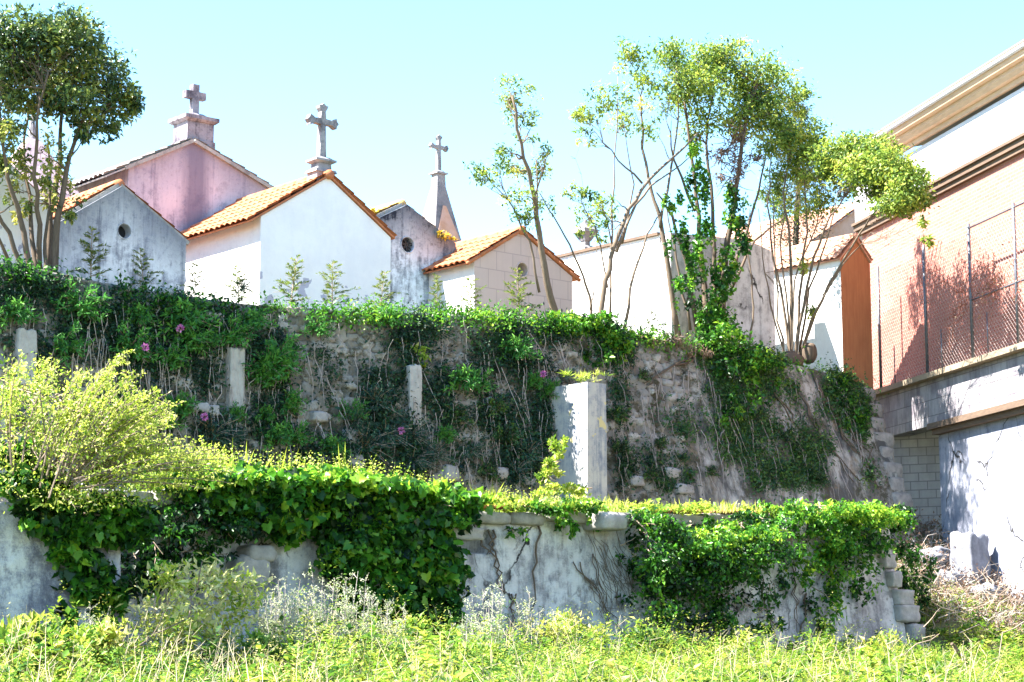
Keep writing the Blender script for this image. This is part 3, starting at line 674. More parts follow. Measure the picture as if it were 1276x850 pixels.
# H terracotta roofs right of the ivy tree
tH, H_ = chapel('house with a faded terracotta roof behind the grey concrete wall, at the brick building', (1010, 318), (1150, 320), (1062, 250), 38.5, 6.0, M['orange'], M['tileold'], name='house', ov=.3); tH['category'] = 'house'
tH2, H2_ = chapel('narrow tiled outhouse with rust-brown end wall and whitewashed side, behind the fan-stemmed tree', (1047, 321), (1084, 330), (1065, 298), 31.3, 3.4, M['rust'], M['tileold'], name='outhouse', ov=.12, ovr=.02, side_mat=M['whitelit'], rakecap=False); tH2['category'] = 'outhouse'

# G white and grey building with flat roof
YG = 32.4
prof = [(835, 290), (880, 294), (911, 297), (940, 303), (964, 314)]
pp = [at(px, py, YG) for px, py in prof]; x0 = pp[0][0]
tG = thing('flat_roofed_building', 'plain building, sunlit white side and long grey front, behind the tall middle trees', 'building', (x0, YG, 7.4))
dep = 4.6
g = G(); poly = [(x0 + .012, 7.2), (pp[-1][0], 7.2)] + [(q[0], q[2]) for q in pp[::-1]]; poly[-1] = (x0 + .012, pp[0][2]); g.prism(poly, YG, YG + .35); g.build('front_wall', M['greywall'], tG)
g = G(); g.box(x0, x0 + .3, YG + .352, YG + dep, 7.2, pp[0][2]); g.build('side_wall', M['whitelit'], tG)
g = G(); g.box(x0 - .06, x0 + 3.2, YG + .36, YG + dep + .1, pp[0][2] + .002, pp[0][2] + .07); g.build('roof_slab', M['moulding'], tG)
g = G(); g.box(x0 - 3.2, x0 - .001, YG + dep - .3, YG + dep, 7.2, pp[0][2] - .02); g.build('rear_wing', M['rear'], tG)
# urn on the roof
c = np.array((x0 + .35, YG + 3.3, pp[0][2] + .07)); g = G()
for z0, z1, a0, a1 in ((0, .1, .2, .2), (.1, .18, .2, .12), (.18, .3, .08, .08), (.3, .5, .1, .2), (.5, .58, .23, .23), (.58, .75, .2, .06), (.75, .85, .06, .02)): g.frustum(c[0], c[1], c[2] + z0, c[2] + z1, a0, a0, a1, a1)
tag(g.build('stone_urn', M['stone'], origin=c), 'small carved stone urn standing on the roof of the white building', 'urn')

# ------------------------------------------------------------------ brick building on the right
def W(r, f, z): return RT * r + F0 * f + np.array((0, 0, z))
P1 = W(9.19, 52, 0); BX = RT * .225 - F0 * .974; BROT = math.atan2(BX[1], BX[0])
tBk = thing('brick_building', 'long salmon brick building with white frieze and cream cornice', 'building', (P1[0], P1[1], 0), BROT)
LB = 24
g = G(); g.box(.2, LB, 0, 6, 8.0, 12.66); g.build('brick_wall', M['brickb'], tBk)
g = G(); g.box(-.2, LB + .02, -.02, 6.02, 12.662, 14.05); g.build('frieze', M['frieze'], tBk)
g = G(); g.box(0, LB, -.16, -.021, 12.72, 12.86); g.box(0, LB, -.10, -.0201, 12.6, 12.719); g.box(0, LB, -.22, -.0202, 12.861, 12.93); g.build('string_course', M['moulding'], tBk)
g = G(); g.prism([(0, 0), (0, 0), (0, 0)], 0, 0) if False else None
prof = [(-.021, 14.14), (-.12, 14.14), (-.13, 14.25), (-.24, 14.27), (-.30, 14.36), (-.31, 14.45), (-.44, 14.48), (-.48, 14.62), (-.02, 14.66)]
n = len(prof); g.add([(-.25, y, z) for y, z in prof] + [(LB, y, z) for y, z in prof], [tuple(range(n - 1, -1, -1)), tuple(range(n, 2 * n))] + [(i, (i + 1) % n, (i + 1) % n + n, i + n) for i in range(n)])
g.build('cornice', M['cornice'], tBk)
g = G(); g.tube([(-.3, -.50, 14.66), (LB, -.50, 14.66)], .06, 8); g.build('gutter', M['frieze'], tBk, True)
g = G(); g.add([(-.3, -.54, 14.725), (LB, -.54, 14.725), (LB, 6.2, 16.2), (-.3, 6.2, 16.2), (-.3, -.54, 14.77), (LB, -.54, 14.77), (LB, 6.2, 16.26), (-.3, 6.2, 16.26)], [(0, 3, 2, 1), (4, 5, 6, 7), (0, 1, 5, 4), (1, 2, 6, 5), (2, 3, 7, 6), (3, 0, 4, 7)]); g.build('roof', M['ledge'], tBk)
# base
g = G(); g.box(.9, LB, -.72, 0.4, 8.07, 8.2); g.build('ledge', M['ledge'], tBk)
g = G(); g.box(1.0, LB, -.5, -.02, 7.0, 8.066); g.build('parapet', M['parapet'], tBk)
g = G(); g.box(5.35, LB, -.72, -.3, 6.86, 6.998); g.box(5.4, LB, -.62, -.4, 6.74, 6.858); g.build('base_moulding', M['moulding'], tBk)
g = G(); g.box(5.4, LB, -.45, .3, .5, 6.738); g.build('base_wall', M['base'], tBk)
# block wall closing the recess
a, c = W((1093 - 638) / FPX * 49.6, 49.6, 0), W((1178 - 638) / FPX * 48.9, 48.9, 0); d = c - a; ln = np.linalg.norm(d)
tb = thing('block_wall', 'grey concrete block wall between the upper retaining wall and the brick building', 'wall', (a[0], a[1], 0), math.atan2(d[1], d[0]))
g = G(); g.box(0, ln, 0, .3, 2.5, 7.12); g.build('block_face', M['block'], tb)
g = G(); g.box(-.05, ln - .3, -.06, .36, 7.122, 7.2); g.build('wall_cap', M['coping'], tb)

# wire fence along the ledge
tf = thing('wire_fence', 'tall wire mesh fence with dark steel posts on the ledge before the brick wall', 'fence', (P1[0], P1[1], 0), BROT)
posts = []
for pxb in (1102, 1161, 1219, 1277, 1340):
    u = (pxb - 638) / FPX; o = P1 - .6 * np.array((-BX[1], BX[0], 0)); r0, f0 = o @ RT, o @ F0
    posts.append((u * f0 - r0) / (.225 + .974 * u))
for t in posts:
    g = G(); g.tube([(t, -.6, 8.2), (t, -.6, 11.3)], .038, 8); g.build('fence_post', M['steel'], tf, True)
for t in [posts[0] + .85, posts[1] + .8, posts[2] + .75]:
    g = G(); g.tube([(t, -.6, 8.2), (t, -.6, 9.15)], .016, 6); g.build('stake', M['steel'], tf, True)
g = G(); g.tube([(posts[2], -.6, 11.2), (posts[4], -.6, 11.2)], .022, 6); g.tube([(posts[2], -.6, 9.55), (posts[4], -.6, 9.55)], .022, 6); g.build('rail', M['steel'], tf, True)
g = G(); xa, xb, za, zt_ = 1.2, posts[4], 8.22, 11.1; h = zt_ - za; st = .13; rr = .0032
s0 = xa - h
while s0 < xb:
    for sg in (0, 1):
        pa, pb = [s0, za], [s0 + h, zt_]
        if s0 < xa: pa = [xa, za + (xa - s0)]
        if s0 + h > xb: pb = [xb, za + (xb - s0)]
        if pb[0] - pa[0] > .05:
            q = [pa, pb] if sg == 0 else [[xa + xb - pa[0], pa[1]], [xa + xb - pb[0], pb[1]]]
            g.tube([(q[0][0], -.6 + .006 * sg, q[0][1]), (q[1][0], -.6 + .006 * sg, q[1][1])], rr, 3, False)
    s0 += st
g.build('mesh', M['wire'], tf)

# dried creeper on the fence
def fence_pt(px, py, off=-.66):
    nrm_ = np.array((-BX[1], BX[0], 0)); d = ray(px, py); o = P1 + off * nrm_; t = ((o - CAM) @ nrm_) / (d @ nrm_); return CAM + d * t
g = G(); lv = Leaves()
for k in range(40):
    s0 = fence_pt(1238 + RNG.normal(0, 14), 345 + RNG.normal(0, 14)); e = s0 + np.array((RNG.normal(0, .3), RNG.normal(0, .45), RNG.uniform(-.9, .5)))
    pth = jitter_path(s0, e, 6, .12); g.tube(pth, [.006, .006, .005, .004, .003, .002], 3); 
    q = np.array(pth)[RNG.integers(1, 6, 5)]; lv.add(q + RNG.normal(0, .05, q.shape), rdir(5), rdir(5), .07, .04, RNG.random(5))
for (a, c) in (((1205, 365), (1150, 330)), ((1200, 378), (1186, 395)), ((1165, 300), (1158, 380)), ((1215, 340), (1178, 440))):
    for k in range(4): g.tube(jitter_path(fence_pt(a[0] + RNG.normal(0, 5), a[1]), fence_pt(c[0] + RNG.normal(0, 8), c[1] + RNG.normal(0, 8)), 7, .07), [.008, .007, .006, .006, .005, .004, .003], 4)
tc = thing('dry_creeper', 'withered red-brown creeper clinging to the wire fence before the brick wall', 'creeper', fence_pt(1230, 350))
g.build('stems', M['redtwig'], tc); lv.build('leaves', M['l_dry'], tc)

# ------------------------------------------------------------------ trees
def tree(label, stems, clumps, Y, leaf, mat, bark, base, twigs=5, droop=.3, r0=.05, name='tree', extra=None, tint=.45, shell=.45, subs=.5, aspect=.5, cat='tree', dens=1.8, cdy=0.):
    t = thing(name, label, cat, base)
    ends = []
    for st in stems:
        n = len(st); dy0, dy1 = RNG.normal(0, .12), RNG.normal(0, .4) + (cdy(st[-1][0]) if callable(cdy) else cdy)
        rs = r0 * (st[0][2] if len(st[0]) > 2 else 1)
        pts = []
        for i, q in enumerate(st):
            p = at(q[0], q[1], Y + dy0 + (dy1 - dy0) * i / max(1, n - 1)); pts.append(p)
        pts[0] = pts[0] - np.array((0, 0, .25))
        fine = []
        for i in range(n - 1): fine += [pts[i] + (pts[i + 1] - pts[i]) * f + (RNG.normal(0, .018, 3) if f else 0) for f in (0, .34, .67)]
        fine.append(pts[-1]); k = len(fine)
        g = G(); g.tube(fine, [rs * (1 - .72 * i / (k - 1)) for i in range(k)], 7); g.build('trunk', bark, t, True)
        ends += [(p, rs * (1 - .72 * i / (k - 1))) for i, p in enumerate(fine) if i > k * .42]
    g = G(); lv = Leaves(); E_ = np.array([e[0] for e in ends])
    for c in clumps:
        px, py, rx, ry, n = c[:5]; p = at(px, py, Y + (cdy(px) if callable(cdy) else cdy) + RNG.normal(0, .35)); s_ = mpp(p); rad = np.array((rx * s_, rx * s_, ry * s_))
        for k in range(twigs):
            tip = p + rdir(1)[0] * rad * RNG.uniform(.3, .95); d = np.linalg.norm(E_ - tip, axis=1) + 1.6 * np.maximum(0, E_[:, 2] - tip[2])
            j = int(np.argsort(d)[min(len(d) - 1, RNG.integers(0, 3))]); pth = jitter_path(E_[j], tip, 5, .05); rr = min(.02, ends[j][1] * .55)
            g.tube(pth, [rr, rr * .8, rr * .6, rr * .45, .003], 4)
            for q in range(3):
                b_ = pth[RNG.integers(2, 5)]; g.tube(jitter_path(b_, b_ + rdir(1)[0] * rad * .45 + np.array((0, 0, .05)), 3, .06), [.006, .004, .002], 3)
        blob(lv, p, rad, int(n * dens), leaf, tint + (c[5] if len(c) > 5 else 0), .3, shell, aspect, droop, subs=subs, up=.9)
    g.build('branches', bark, t)
    lv.build('crown', mat, t)
    if extra: extra(t)
    return t

S = lambda *a: list(a)
tree('large dark-leaved multi-stemmed tree with a dense round crown at the far left',
     [S((42, 338, 1.2), (30, 290), (15, 240), (5, 190), (0, 140)), S((46, 338), (38, 270), (30, 200), (35, 120)), S((52, 337, 1.1), (50, 280), (42, 220), (46, 150), (60, 90)),
      S((58, 338, 1.3), (62, 270), (75, 200), (77, 140), (72, 90)), S((66, 338, 1.5), (70, 290), (80, 230), (92, 180), (112, 125)), S((34, 336), (12, 290), (-12, 255), (-30, 200)), S((60, 338, .8), (56, 300), (62, 230), (60, 170)), S((24, 334, .8), (0, 300), (-20, 250))],
     [(40, 60, 38, 34, 1100), (90, 50, 36, 32, 1100), (122, 88, 36, 30, 1000), (62, 98, 46, 30, 1100), (12, 88, 34, 36, 1000), (150, 126, 26, 20, 500), (128, 150, 26, 18, 400), (78, 32, 30, 20, 600), (22, 36, 30, 24, 700), (-28, 70, 40, 50, 900), (165, 120, 16, 14, 180), (105, 160, 18, 12, 150),
      (92, 125, 34, 20, 600), (40, 128, 34, 18, 500), (8, 150, 24, 22, 350, .1), (15, 200, 24, 28, 220, .3), (62, 200, 18, 32, 200, .3), (72, 240, 18, 22, 150, .3), (22, 250, 15, 20, 120, .35), (-10, 215, 20, 30, 150, .3), (85, 255, 14, 16, 80, .2)],
     31.4, .105, M['l_tree'], M['bark'], at(50, 340, 31.4), tint=.42, shell=.5, dens=1.9, subs=.45)
tree('slender leaning tree with small airy leaf tufts beside the pink-clad mausoleum',
     [S((692, 392, 1.7), (681, 350), (672, 290), (662, 230), (650, 180), (638, 120)), S((676, 320, .7), (670, 270), (668, 200)), S((672, 350, .6), (660, 300), (640, 260), (622, 225)), S((664, 240, .5), (676, 215), (684, 190))],
     [(640, 112, 24, 14, 260), (628, 128, 16, 10, 110), (655, 150, 22, 14, 190), (658, 170, 14, 8, 80), (612, 212, 24, 16, 220), (638, 205, 24, 16, 230), (675, 205, 14, 22, 170), (600, 218, 10, 10, 70), (652, 255, 24, 20, 260), (682, 188, 10, 12, 80), (650, 275, 16, 10, 110), (625, 190, 12, 10, 80), (670, 262, 12, 14, 90)],
     31.6, .085, M['l_light'], M['barkpale'], at(692, 395, 31.6), r0=.05, tint=.42, subs=.5, dens=1.5)
tree('bare bent sapling leaning left between the slender tree and the middle tree', [S((737, 392), (735, 370), (727, 345), (710, 305), (690, 270), (672, 240)), S((735, 372, .5), (745, 330), (742, 300))], [(690, 262, 8, 8, 25), (680, 250, 8, 8, 25)], 31.7, .08, M['l_light'], M['barkpale'], at(737, 395, 31.7), r0=.035, twigs=2)
tree('tall thin many-stemmed tree with light airy foliage before the white wall',
     [S((742, 408, 1.5), (754, 350), (764, 310), (782, 262), (808, 225), (848, 188), (870, 165)), S((778, 395, .9), (790, 340), (806, 292), (826, 262)), S((760, 385, .7), (763, 290), (765, 200), (770, 95)), S((768, 300, .9), (792, 255), (820, 225), (860, 195)), S((845, 405, 1.6), (832, 330), (822, 270), (812, 240), (800, 185), (798, 120)), S((822, 270, .8), (835, 215), (845, 150), (842, 90)), S((775, 290, .6), (790, 230), (778, 160)), S((757, 345, .5), (748, 305), (736, 275), (722, 245)), S((762, 290, .4), (752, 262), (748, 245)), S((800, 215, .6), (770, 200), (742, 165)), S((860, 398, .8), (846, 340), (836, 290), (828, 250))],
     [(785, 65, 22, 16, 260), (802, 88, 30, 18, 330), (738, 132, 20, 16, 190), (762, 122, 24, 16, 230), (725, 248, 16, 14, 120), (742, 266, 22, 16, 170), (748, 288, 14, 10, 90), (720, 148, 14, 14, 90), (840, 72, 22, 16, 230), (868, 92, 24, 18, 230), (782, 148, 26, 18, 200), (822, 128, 26, 18, 200), (730, 170, 14, 10, 70), (758, 255, 14, 14, 90), (805, 160, 20, 14, 110), (712, 240, 8, 10, 40), (722, 282, 8, 12, 40)],
     31.9, .095, M['l_light'], M['barkpale'], at(760, 405, 31.9), r0=.045, tint=.48, subs=.45)
def ivy_trunk(t):
    lv = Leaves()
    for px, py, rx, ry, n in ((872, 250, 16, 44, 500), (880, 320, 17, 44, 600), (888, 372, 23, 36, 800), (858, 330, 8, 40, 250), (850, 370, 8, 30, 200), (898, 408, 32, 28, 1200), (845, 300, 10, 40, 350), (915, 260, 16, 34, 600), (922, 305, 12, 34, 500), (868, 200, 12, 24, 350), (905, 340, 12, 30, 400), (838, 260, 10, 24, 200)):
        p = at(px, py, 31.4); s_ = mpp(p); blob(lv, p, (rx * s_, .3, ry * s_), n, .1, .5, .3, .4, .8, .5)
    lv.build('ivy', M['l_ivy'], t)
    lv = Leaves(); g = G()
    for px, py, rx, ry, n in ((915, 178, 24, 26, 500), (900, 200, 24, 20, 350), (930, 200, 16, 20, 250), (910, 225, 14, 14, 150)):
        p = at(px, py, 31.6); s_ = mpp(p); blob(lv, p, (rx * s_, .4, ry * s_), n, .09, .4, .4, .4, .35, .6)
        for k in range(14): g.tube(jitter_path(p + rdir(1)[0] * .2, p + rdir(1)[0] * .6, 4, .1), [.012, .01, .007, .003], 4)
    lv.build('dead_leaves', M['l_dry'], t); g.build('dead_twigs', M['bark'], t)
tree('tall tree with ivy-wrapped trunks and a clump of dead brown leaves in its crown',
     [S((880, 428, 1.6), (878, 360), (870, 300), (865, 220), (852, 120)), S((898, 428, 1.8), (900, 350), (906, 300), (916, 240), (930, 150), (942, 105)), S((872, 426, 1.1), (856, 330), (838, 270), (818, 240)), S((890, 420, 1.2), (890, 340), (888, 260), (880, 180), (890, 100)), S((905, 340, .9), (930, 290), (945, 240), (955, 180)), S((912, 345, .7), (940, 300), (965, 280), (985, 262)), S((866, 250, .7), (840, 200), (830, 150))],
     [(868, 78, 30, 20, 480), (898, 76, 26, 18, 420), (880, 108, 32, 20, 480), (940, 84, 26, 18, 420), (966, 104, 28, 20, 480), (940, 124, 32, 20, 480), (912, 138, 26, 18, 360), (982, 126, 14, 12, 160), (1000, 118, 12, 10, 120), (900, 62, 30, 12, 300), (830, 62, 20, 12, 200), (950, 135, 30, 20, 400), (975, 150, 20, 14, 240), (930, 160, 24, 14, 240), (855, 128, 22, 18, 240), (845, 100, 22, 20, 240), (915, 100, 30, 18, 420), (960, 150, 20, 14, 220), (885, 150, 24, 16, 200), (860, 165, 16, 12, 110), (995, 140, 10, 8, 60)],
     31.8, .105, M['l_light'], M['bark'], at(888, 430, 31.8), r0=.055, tint=.42, subs=.7, extra=ivy_trunk, dens=2.3)
def stump(t):
    p = at(1008, 440, 31.0); g = G(); g.rock(p, (.32, .32, .5), 8, 3, .05); g.rock(at(985, 452, 31.1), (.7, .6, .5), 9, 2.5, .08); g.build('stump', M['bark'], t, True)
tree('fan-shaped tree of many thin pale stems with a leafy crown leaning right',
     [S((985, 455), (976, 380), (963, 320), (956, 255), (962, 190)), S((985, 455, 1.2), (986, 380), (984, 300), (976, 240), (985, 190)), S((988, 455, 1.1), (1002, 380), (1014, 320), (1034, 270), (1062, 235)), S((990, 452), (1016, 390), (1042, 340), (1072, 290), (1092, 262), (1112, 250)), S((980, 455, .8), (968, 400), (965, 300), (962, 240)), S((990, 455, 1.1), (996, 370), (1006, 290), (1002, 215)), S((986, 455, .8), (980, 370), (972, 300), (982, 230)), S((992, 455, .8), (1008, 360), (1030, 300), (1044, 240)), S((990, 455, .7), (1010, 400), (1050, 330), (1085, 290)), S((986, 455, .7), (990, 350), (1018, 280), (1022, 220)), S((984, 455, .6), (960, 380), (950, 320), (945, 260))],
     [(1000, 188, 28, 18, 420), (966, 178, 22, 16, 280), (1038, 200, 28, 18, 420), (1078, 200, 30, 18, 480), (1110, 210, 28, 20, 480), (1132, 236, 22, 22, 440), (1110, 252, 26, 12, 320), (980, 216, 26, 14, 240), (1060, 222, 28, 14, 300), (1156, 300, 7, 7, 40), (985, 164, 16, 10, 130), (1145, 250, 14, 14, 160), (1090, 232, 26, 14, 300), (1125, 262, 14, 10, 130), (1015, 215, 22, 12, 160), (960, 235, 12, 16, 80), (1085, 212, 34, 22, 520), (1062, 196, 32, 20, 460), (1070, 180, 26, 14, 300), (1000, 168, 34, 16, 420), (1050, 190, 36, 18, 460), (1090, 185, 30, 14, 380), (1120, 228, 34, 24, 520), (1020, 240, 26, 26, 260), (985, 250, 24, 30, 240), (1140, 222, 18, 16, 260), (1010, 385, 8, 12, 40), (1000, 330, 10, 14, 40), (1148, 275, 8, 8, 40)],
     31.5, .10, M['l_light'], M['barkpale'], at(986, 455, 31.5), r0=.042, tint=.46, subs=.5, extra=stump, twigs=6, cdy=lambda q: -max(0, q - 985) / 150 * 4.2, dens=3.2)
tree('dark narrow cypress standing behind the fan-shaped tree', [S((990, 330, 1.4), (995, 230), (1000, 140))], [(1000, 142, 11, 9, 400), (992, 168, 18, 16, 600), (985, 195, 20, 20, 700), (975, 240, 22, 30, 900), (985, 290, 26, 34, 900), (1015, 270, 18, 34, 600), (1008, 220, 18, 26, 600)], 36.5, .09, M['l_cyp'], M['bark'], at(990, 340, 36.5), r0=.07, name='cypress_tree', droop=-.8, aspect=.3, tint=.4)
tree('thin crooked bare stem standing before the grey concrete front, right of the ivy tree', [S((932, 424), (938, 400), (937, 350), (930, 300), (935, 262))], [(936, 258, 6, 8, 15)], 31.6, .08, M['l_light'], M['barkpale'], at(932, 428, 31.6), r0=.03, twigs=1)

# ------------------------------------------------------------------ saplings along the wall top
def sapling(h, seed):
    r = np.random.default_rng(seed); lv = Leaves(); g = G(); lean = r.normal(0, .06, 2)
    g.tube([(0, 0, -.1), (lean[0] * .5, lean[1] * .5, h * .5), (lean[0], lean[1], h * .97)], [.014, .009, .003], 5)
    n = 22
    for i in range(n):
        f = .08 + .86 * i / n; ln = (h * .44 * (1 - f) ** .8 + .05) * r.uniform(.55, 1.25); az = i * 2.4 + r.normal(0, .4); d = np.array((math.cos(az), math.sin(az), .45 + .3 * f)); d /= np.linalg.norm(d)
        b = np.array((lean[0] * f, lean[1] * f, h * f)); k = max(9, int(ln / .011)); s = r.uniform(.08, 1, k)[:, None]
        droop = np.array((r.normal(0, .15), r.normal(0, .15), r.normal(-.25, .2))) * s * s * ln
        P = b + d * s * ln + droop; sd = np.cross(d, (0, 0, 1)); sd /= np.linalg.norm(sd); sg = np.where(np.arange(k) % 2 == 0, 1, -1)[:, None]
        lv.add(P, unit(d * .9 + sd * sg * r.uniform(.3, 1.2, (k, 1)) + r.normal(0, .3, (k, 3)) + np.array((0, 0, .1))), np.tile(unit(np.array((0, 0, 1.)) + .3 * d), (k, 1)), (.05 + .05 * (1 - s[:, 0])) * (.9 + ln), .024, .55 + .35 * f + r.normal(0, .18, k))
        g.tube([b, b + d * ln * .6 + np.array((0, 0, -.12 * ln)), b + d * ln + np.array((0, 0, -.35 * ln))], [.005, .004, .002], 3)
    return g, lv
protos = {}
sap = [(113, 350, 62, 'dark feathery conifer sapling before the left side of the grey mausoleum'), (180, 364, 52, 'dark feathery sapling before the right half of the grey mausoleum'), (243, 374, 44, 'yellow-green sapling before the sunlit side wall of the white mausoleum'),
       (298, 378, 46, 'thin open sapling beside the near corner of the white mausoleum'), (361, 384, 62, 'bright yellow-green sapling before the left of the white gable'), (414, 386, 58, 'sapling before the flaked paint of the white gable'), (473, 390, 50, 'sapling at the right edge of the white gable'),
       (545, 392, 46, 'pale sapling at the foot of the blackened mausoleum'), (586, 394, 46, 'sapling at the left corner of the pink-clad mausoleum'), (648, 398, 60, 'yellow-green sapling below the round vent of the pink-clad mausoleum'), (815, 425, 40, 'small sapling before the sunlit white side of the flat building')]
for i, (px, py, hp, lab) in enumerate(sap):
    p = at(px, py, 30.95); k = i % 3; h = hp * mpp(p) * 1.12
    if k not in protos:
        g, lv = sapling(.9, k + 5); r0 = thing('sapling', lab, 'sapling', p, group='saplings along the top of the upper wall'); ORIG[r0] = np.zeros(3)
        protos[k] = (g.build('stem', M['twig'], r0), lv.build('foliage', M['l_frond'], r0)); root = r0
    else:
        root = bpy.data.objects.new('sapling', None); COL.objects.link(root); root.location = p; tag(root, lab, 'sapling', 'saplings along the top of the upper wall')
        for c in protos[k]:
            d = c.copy(); COL.objects.link(d); d.parent = root
    root.scale = (h / .9,) * 3; root.rotation_euler = (0, 0, i * 1.3)

# ------------------------------------------------------------------ vegetation on the upper wall
BLOBS = [(50, 368, 90, 24, .9), (180, 390, 80, 22, .85), (40, 430, 40, 50, .9), (110, 410, 70, 50, .85), (190, 430, 70, 60, .95), (260, 410, 50, 40, .9), (330, 440, 36, 50, .95), (335, 520, 40, 50, .7), (240, 470, 50, 40, .85), (200, 520, 40, 40, .8), (260, 545, 40, 30, .95), (320, 580, 50, 30, .8), (390, 560, 40, 40, .75), (380, 430, 30, 40, .45), (150, 520, 60, 60, .7),
         (470, 510, 36, 70, .95), (450, 560, 40, 36, .95), (500, 450, 40, 60, .85), (525, 415, 40, 30, .95), (512, 560, 26, 50, .9), (545, 500, 30, 60, .8), (600, 450, 30, 40, .7), (630, 430, 50, 40, .95), (660, 460, 34, 40, .85), (620, 520, 50, 40, .8), (640, 570, 50, 40, .9), (580, 560, 30, 40, .8), (690, 420, 50, 18, .9), (670, 520, 26, 70, .8),
         (760, 430, 36, 30, .95), (768, 500, 14, 70, .75), (775, 580, 22, 40, .7), (805, 545, 16, 60, .5), (870, 575, 40, 40, .35), (905, 470, 36, 60, 1.), (940, 450, 40, 30, 1.), (925, 540, 46, 70, .8), (960, 500, 24, 80, .75), (990, 590, 40, 26, .7), (950, 590, 40, 26, .75), (840, 600, 40, 20, .6), (985, 480, 24, 36, .6), (1010, 560, 24, 60, .75), (1050, 500, 18, 44, .95), (1068, 520, 14, 50, .9), (1035, 480, 20, 24, .9), (1005, 510, 10, 40, .6), (960, 600, 60, 16, .5), (890, 440, 40, 24, 1.), (840, 520, 60, 90, .46), (1000, 540, 70, 70, .52), (400, 470, 40, 70, .48), (590, 500, 40, 90, .5), (800, 560, 40, 60, .55), (1080, 590, 20, 40, .5)]
BA = np.array(BLOBS)
def density(px, py):
    d = ((px[:, None] - BA[None, :, 0]) / BA[None, :, 2]) ** 2 + ((py[:, None] - BA[None, :, 1]) / BA[None, :, 3]) ** 2
    return np.max(BA[None, :, 4] * np.exp(-d * 1.1), 1)
n = 16000
x = RNG.uniform(13.5, XEND, n); z = RNG.uniform(3.7, 8.6, n); z = np.minimum(z, ztop(x) - .02); y = yfront(x, z)
P = np.stack([x, y, z], -1); px, py, _ = proj(P)
nz = .5 + .6 * snoise(x * 1., z * .6, 1.5, 71) + .7 * snoise(x, z * .8, 3.4, 72) + .6 * snoise(x, z, 7., 73)
keep = density(px, py) * (.6 + .6 * nz) > RNG.uniform(.36, .70, n); P = P[keep]
lv = Leaves(); fac_z = np.clip(P[:, 2] - 3, 0, 9)
right = np.clip((P[:, 0] - 27) / 4, 0, 1)
for p, rt_ in zip(P, right):
    k = RNG.integers(12, 28); rad = RNG.uniform(.07, .18); out = RNG.uniform(.0, .11)
    c = p + np.array((0, -out, 0)); q = c + RNG.normal(0, 1, (k, 3)) * np.array((rad, .06, rad * 1.1))
    q[:, 1] = np.minimum(q[:, 1], yfront(q[:, 0], q[:, 2]) - .1)
    D = unit(rdir(k) * .9 + np.array((0, -.35, -.25))); N = unit(rdir(k) * .6 + np.array((0, -.6, .6)))
    ln = RNG.uniform(.05, .1) * (.7 + .6 * RNG.random(k)); lv.add(q, D, N, ln, ln * RNG.uniform(.35, .6), (.26 + .34 * rt_) + RNG.normal(0, .15) + RNG.normal(0, .1, k))
tag(lv.build('wall_weeds', M['l_wall'], origin=(26, 30, 4)), 'dark green weeds and creepers spread over the upper retaining wall', 'weeds', kind='stuff')
# dead hanging stems
g = G()
for k in range(900):
    px = RNG.uniform(10, 1075); py = RNG.uniform(350, 590)
    p = onwall(px, py)
    if p[2] > ztop(p[0]) - .05 or RNG.random() > .25 + .75 * density(np.array([px]), np.array([py]))[0]: continue
    ln = RNG.uniform(.3, 1.3); pts = [p + np.array((0, -.12 - .1 * RNG.random(), 0))]; sx = RNG.normal(0, .16)
    for j in range(5):
        q = pts[-1] + np.array((sx * ln / 5 + RNG.normal(0, .03), 0, -ln / 5)); q[1] = float(yfront(q[0], q[2])) - .11 - .08 * RNG.random(); pts.append(q)
    g.tube(pts, [.009, .009, .008, .007, .005, .003], 3, False)
tag(g.build('dead_stems', M['greystem'], origin=(26, 30, 4)), 'dead grey stems and roots hanging down the upper retaining wall', 'dead stems', kind='stuff')
# thick roots on the plastered right end
roots = [((1005, 470), (1090, 610)), ((1030, 480), (1085, 590)), ((985, 490), (1060, 600)), ((1045, 500), (1070, 560)), ((950, 470), (1010, 570)), ((860, 440), (800, 480))]
tr = thing('tree_roots', 'dark woody roots creeping down the bare right end of the upper wall', 'roots', at(1020, 480, 30))
for a, c in roots:
    for k in range(2):
        pts = []
        for t in np.linspace(0, 1, 9):
            q = onwall(a[0] + (c[0] - a[0]) * t + RNG.normal(0, 4), a[1] + (c[1] - a[1]) * t + RNG.normal(0, 3)); q[1] -= .1; pts.append(q)
        G().tube(pts, np.linspace(.03, .009, 9), 6).build('root', M['bark'], tr, True)

# green fringe on the wall's top edge
lv = Leaves()
for k in range(1500):
    px = RNG.uniform(-60, 1085); x = at(px, 390, YW)[0]; zt_ = float(ztop(x)); thick = np.interp(px, [0, 350, 450, 900, 1000, 1085], [.75, .6, 1.1, 1.2, .6, .25])
    if RNG.random() > thick * (.55 + .5 * float(snoise(np.array(x), np.array(0.), 1.9, 81))) : continue
    p = np.array((x, YW - .02 + RNG.normal(.12, .2), zt_ - .06 - .08 * (px < 330) + RNG.uniform(-.12, .08) * thick)); n = RNG.integers(20, 46)
    hgt = .11 * (.6 + .8 * RNG.random()); q = p + RNG.normal(0, 1, (n, 3)) * np.array((.15, .13, hgt)); ln = RNG.uniform(.05, .105)
    lv.add(q, unit(rdir(n) + np.array((0, -.2, .15))), unit(rdir(n) * .7 + np.array((0, -.2, .9))), ln * (.7 + .6 * RNG.random(n)), ln * .55, .5 + .18 * np.interp(px, [250, 450], [-1, .8]) + RNG.normal(0, .14) + RNG.normal(0, .1, n))
tag(lv.build('wall_top_ivy', M['l_ivy'], origin=(26, 30.6, 8)), 'sunlit ivy and weeds edging the top of the upper retaining wall', 'ivy', kind='stuff')
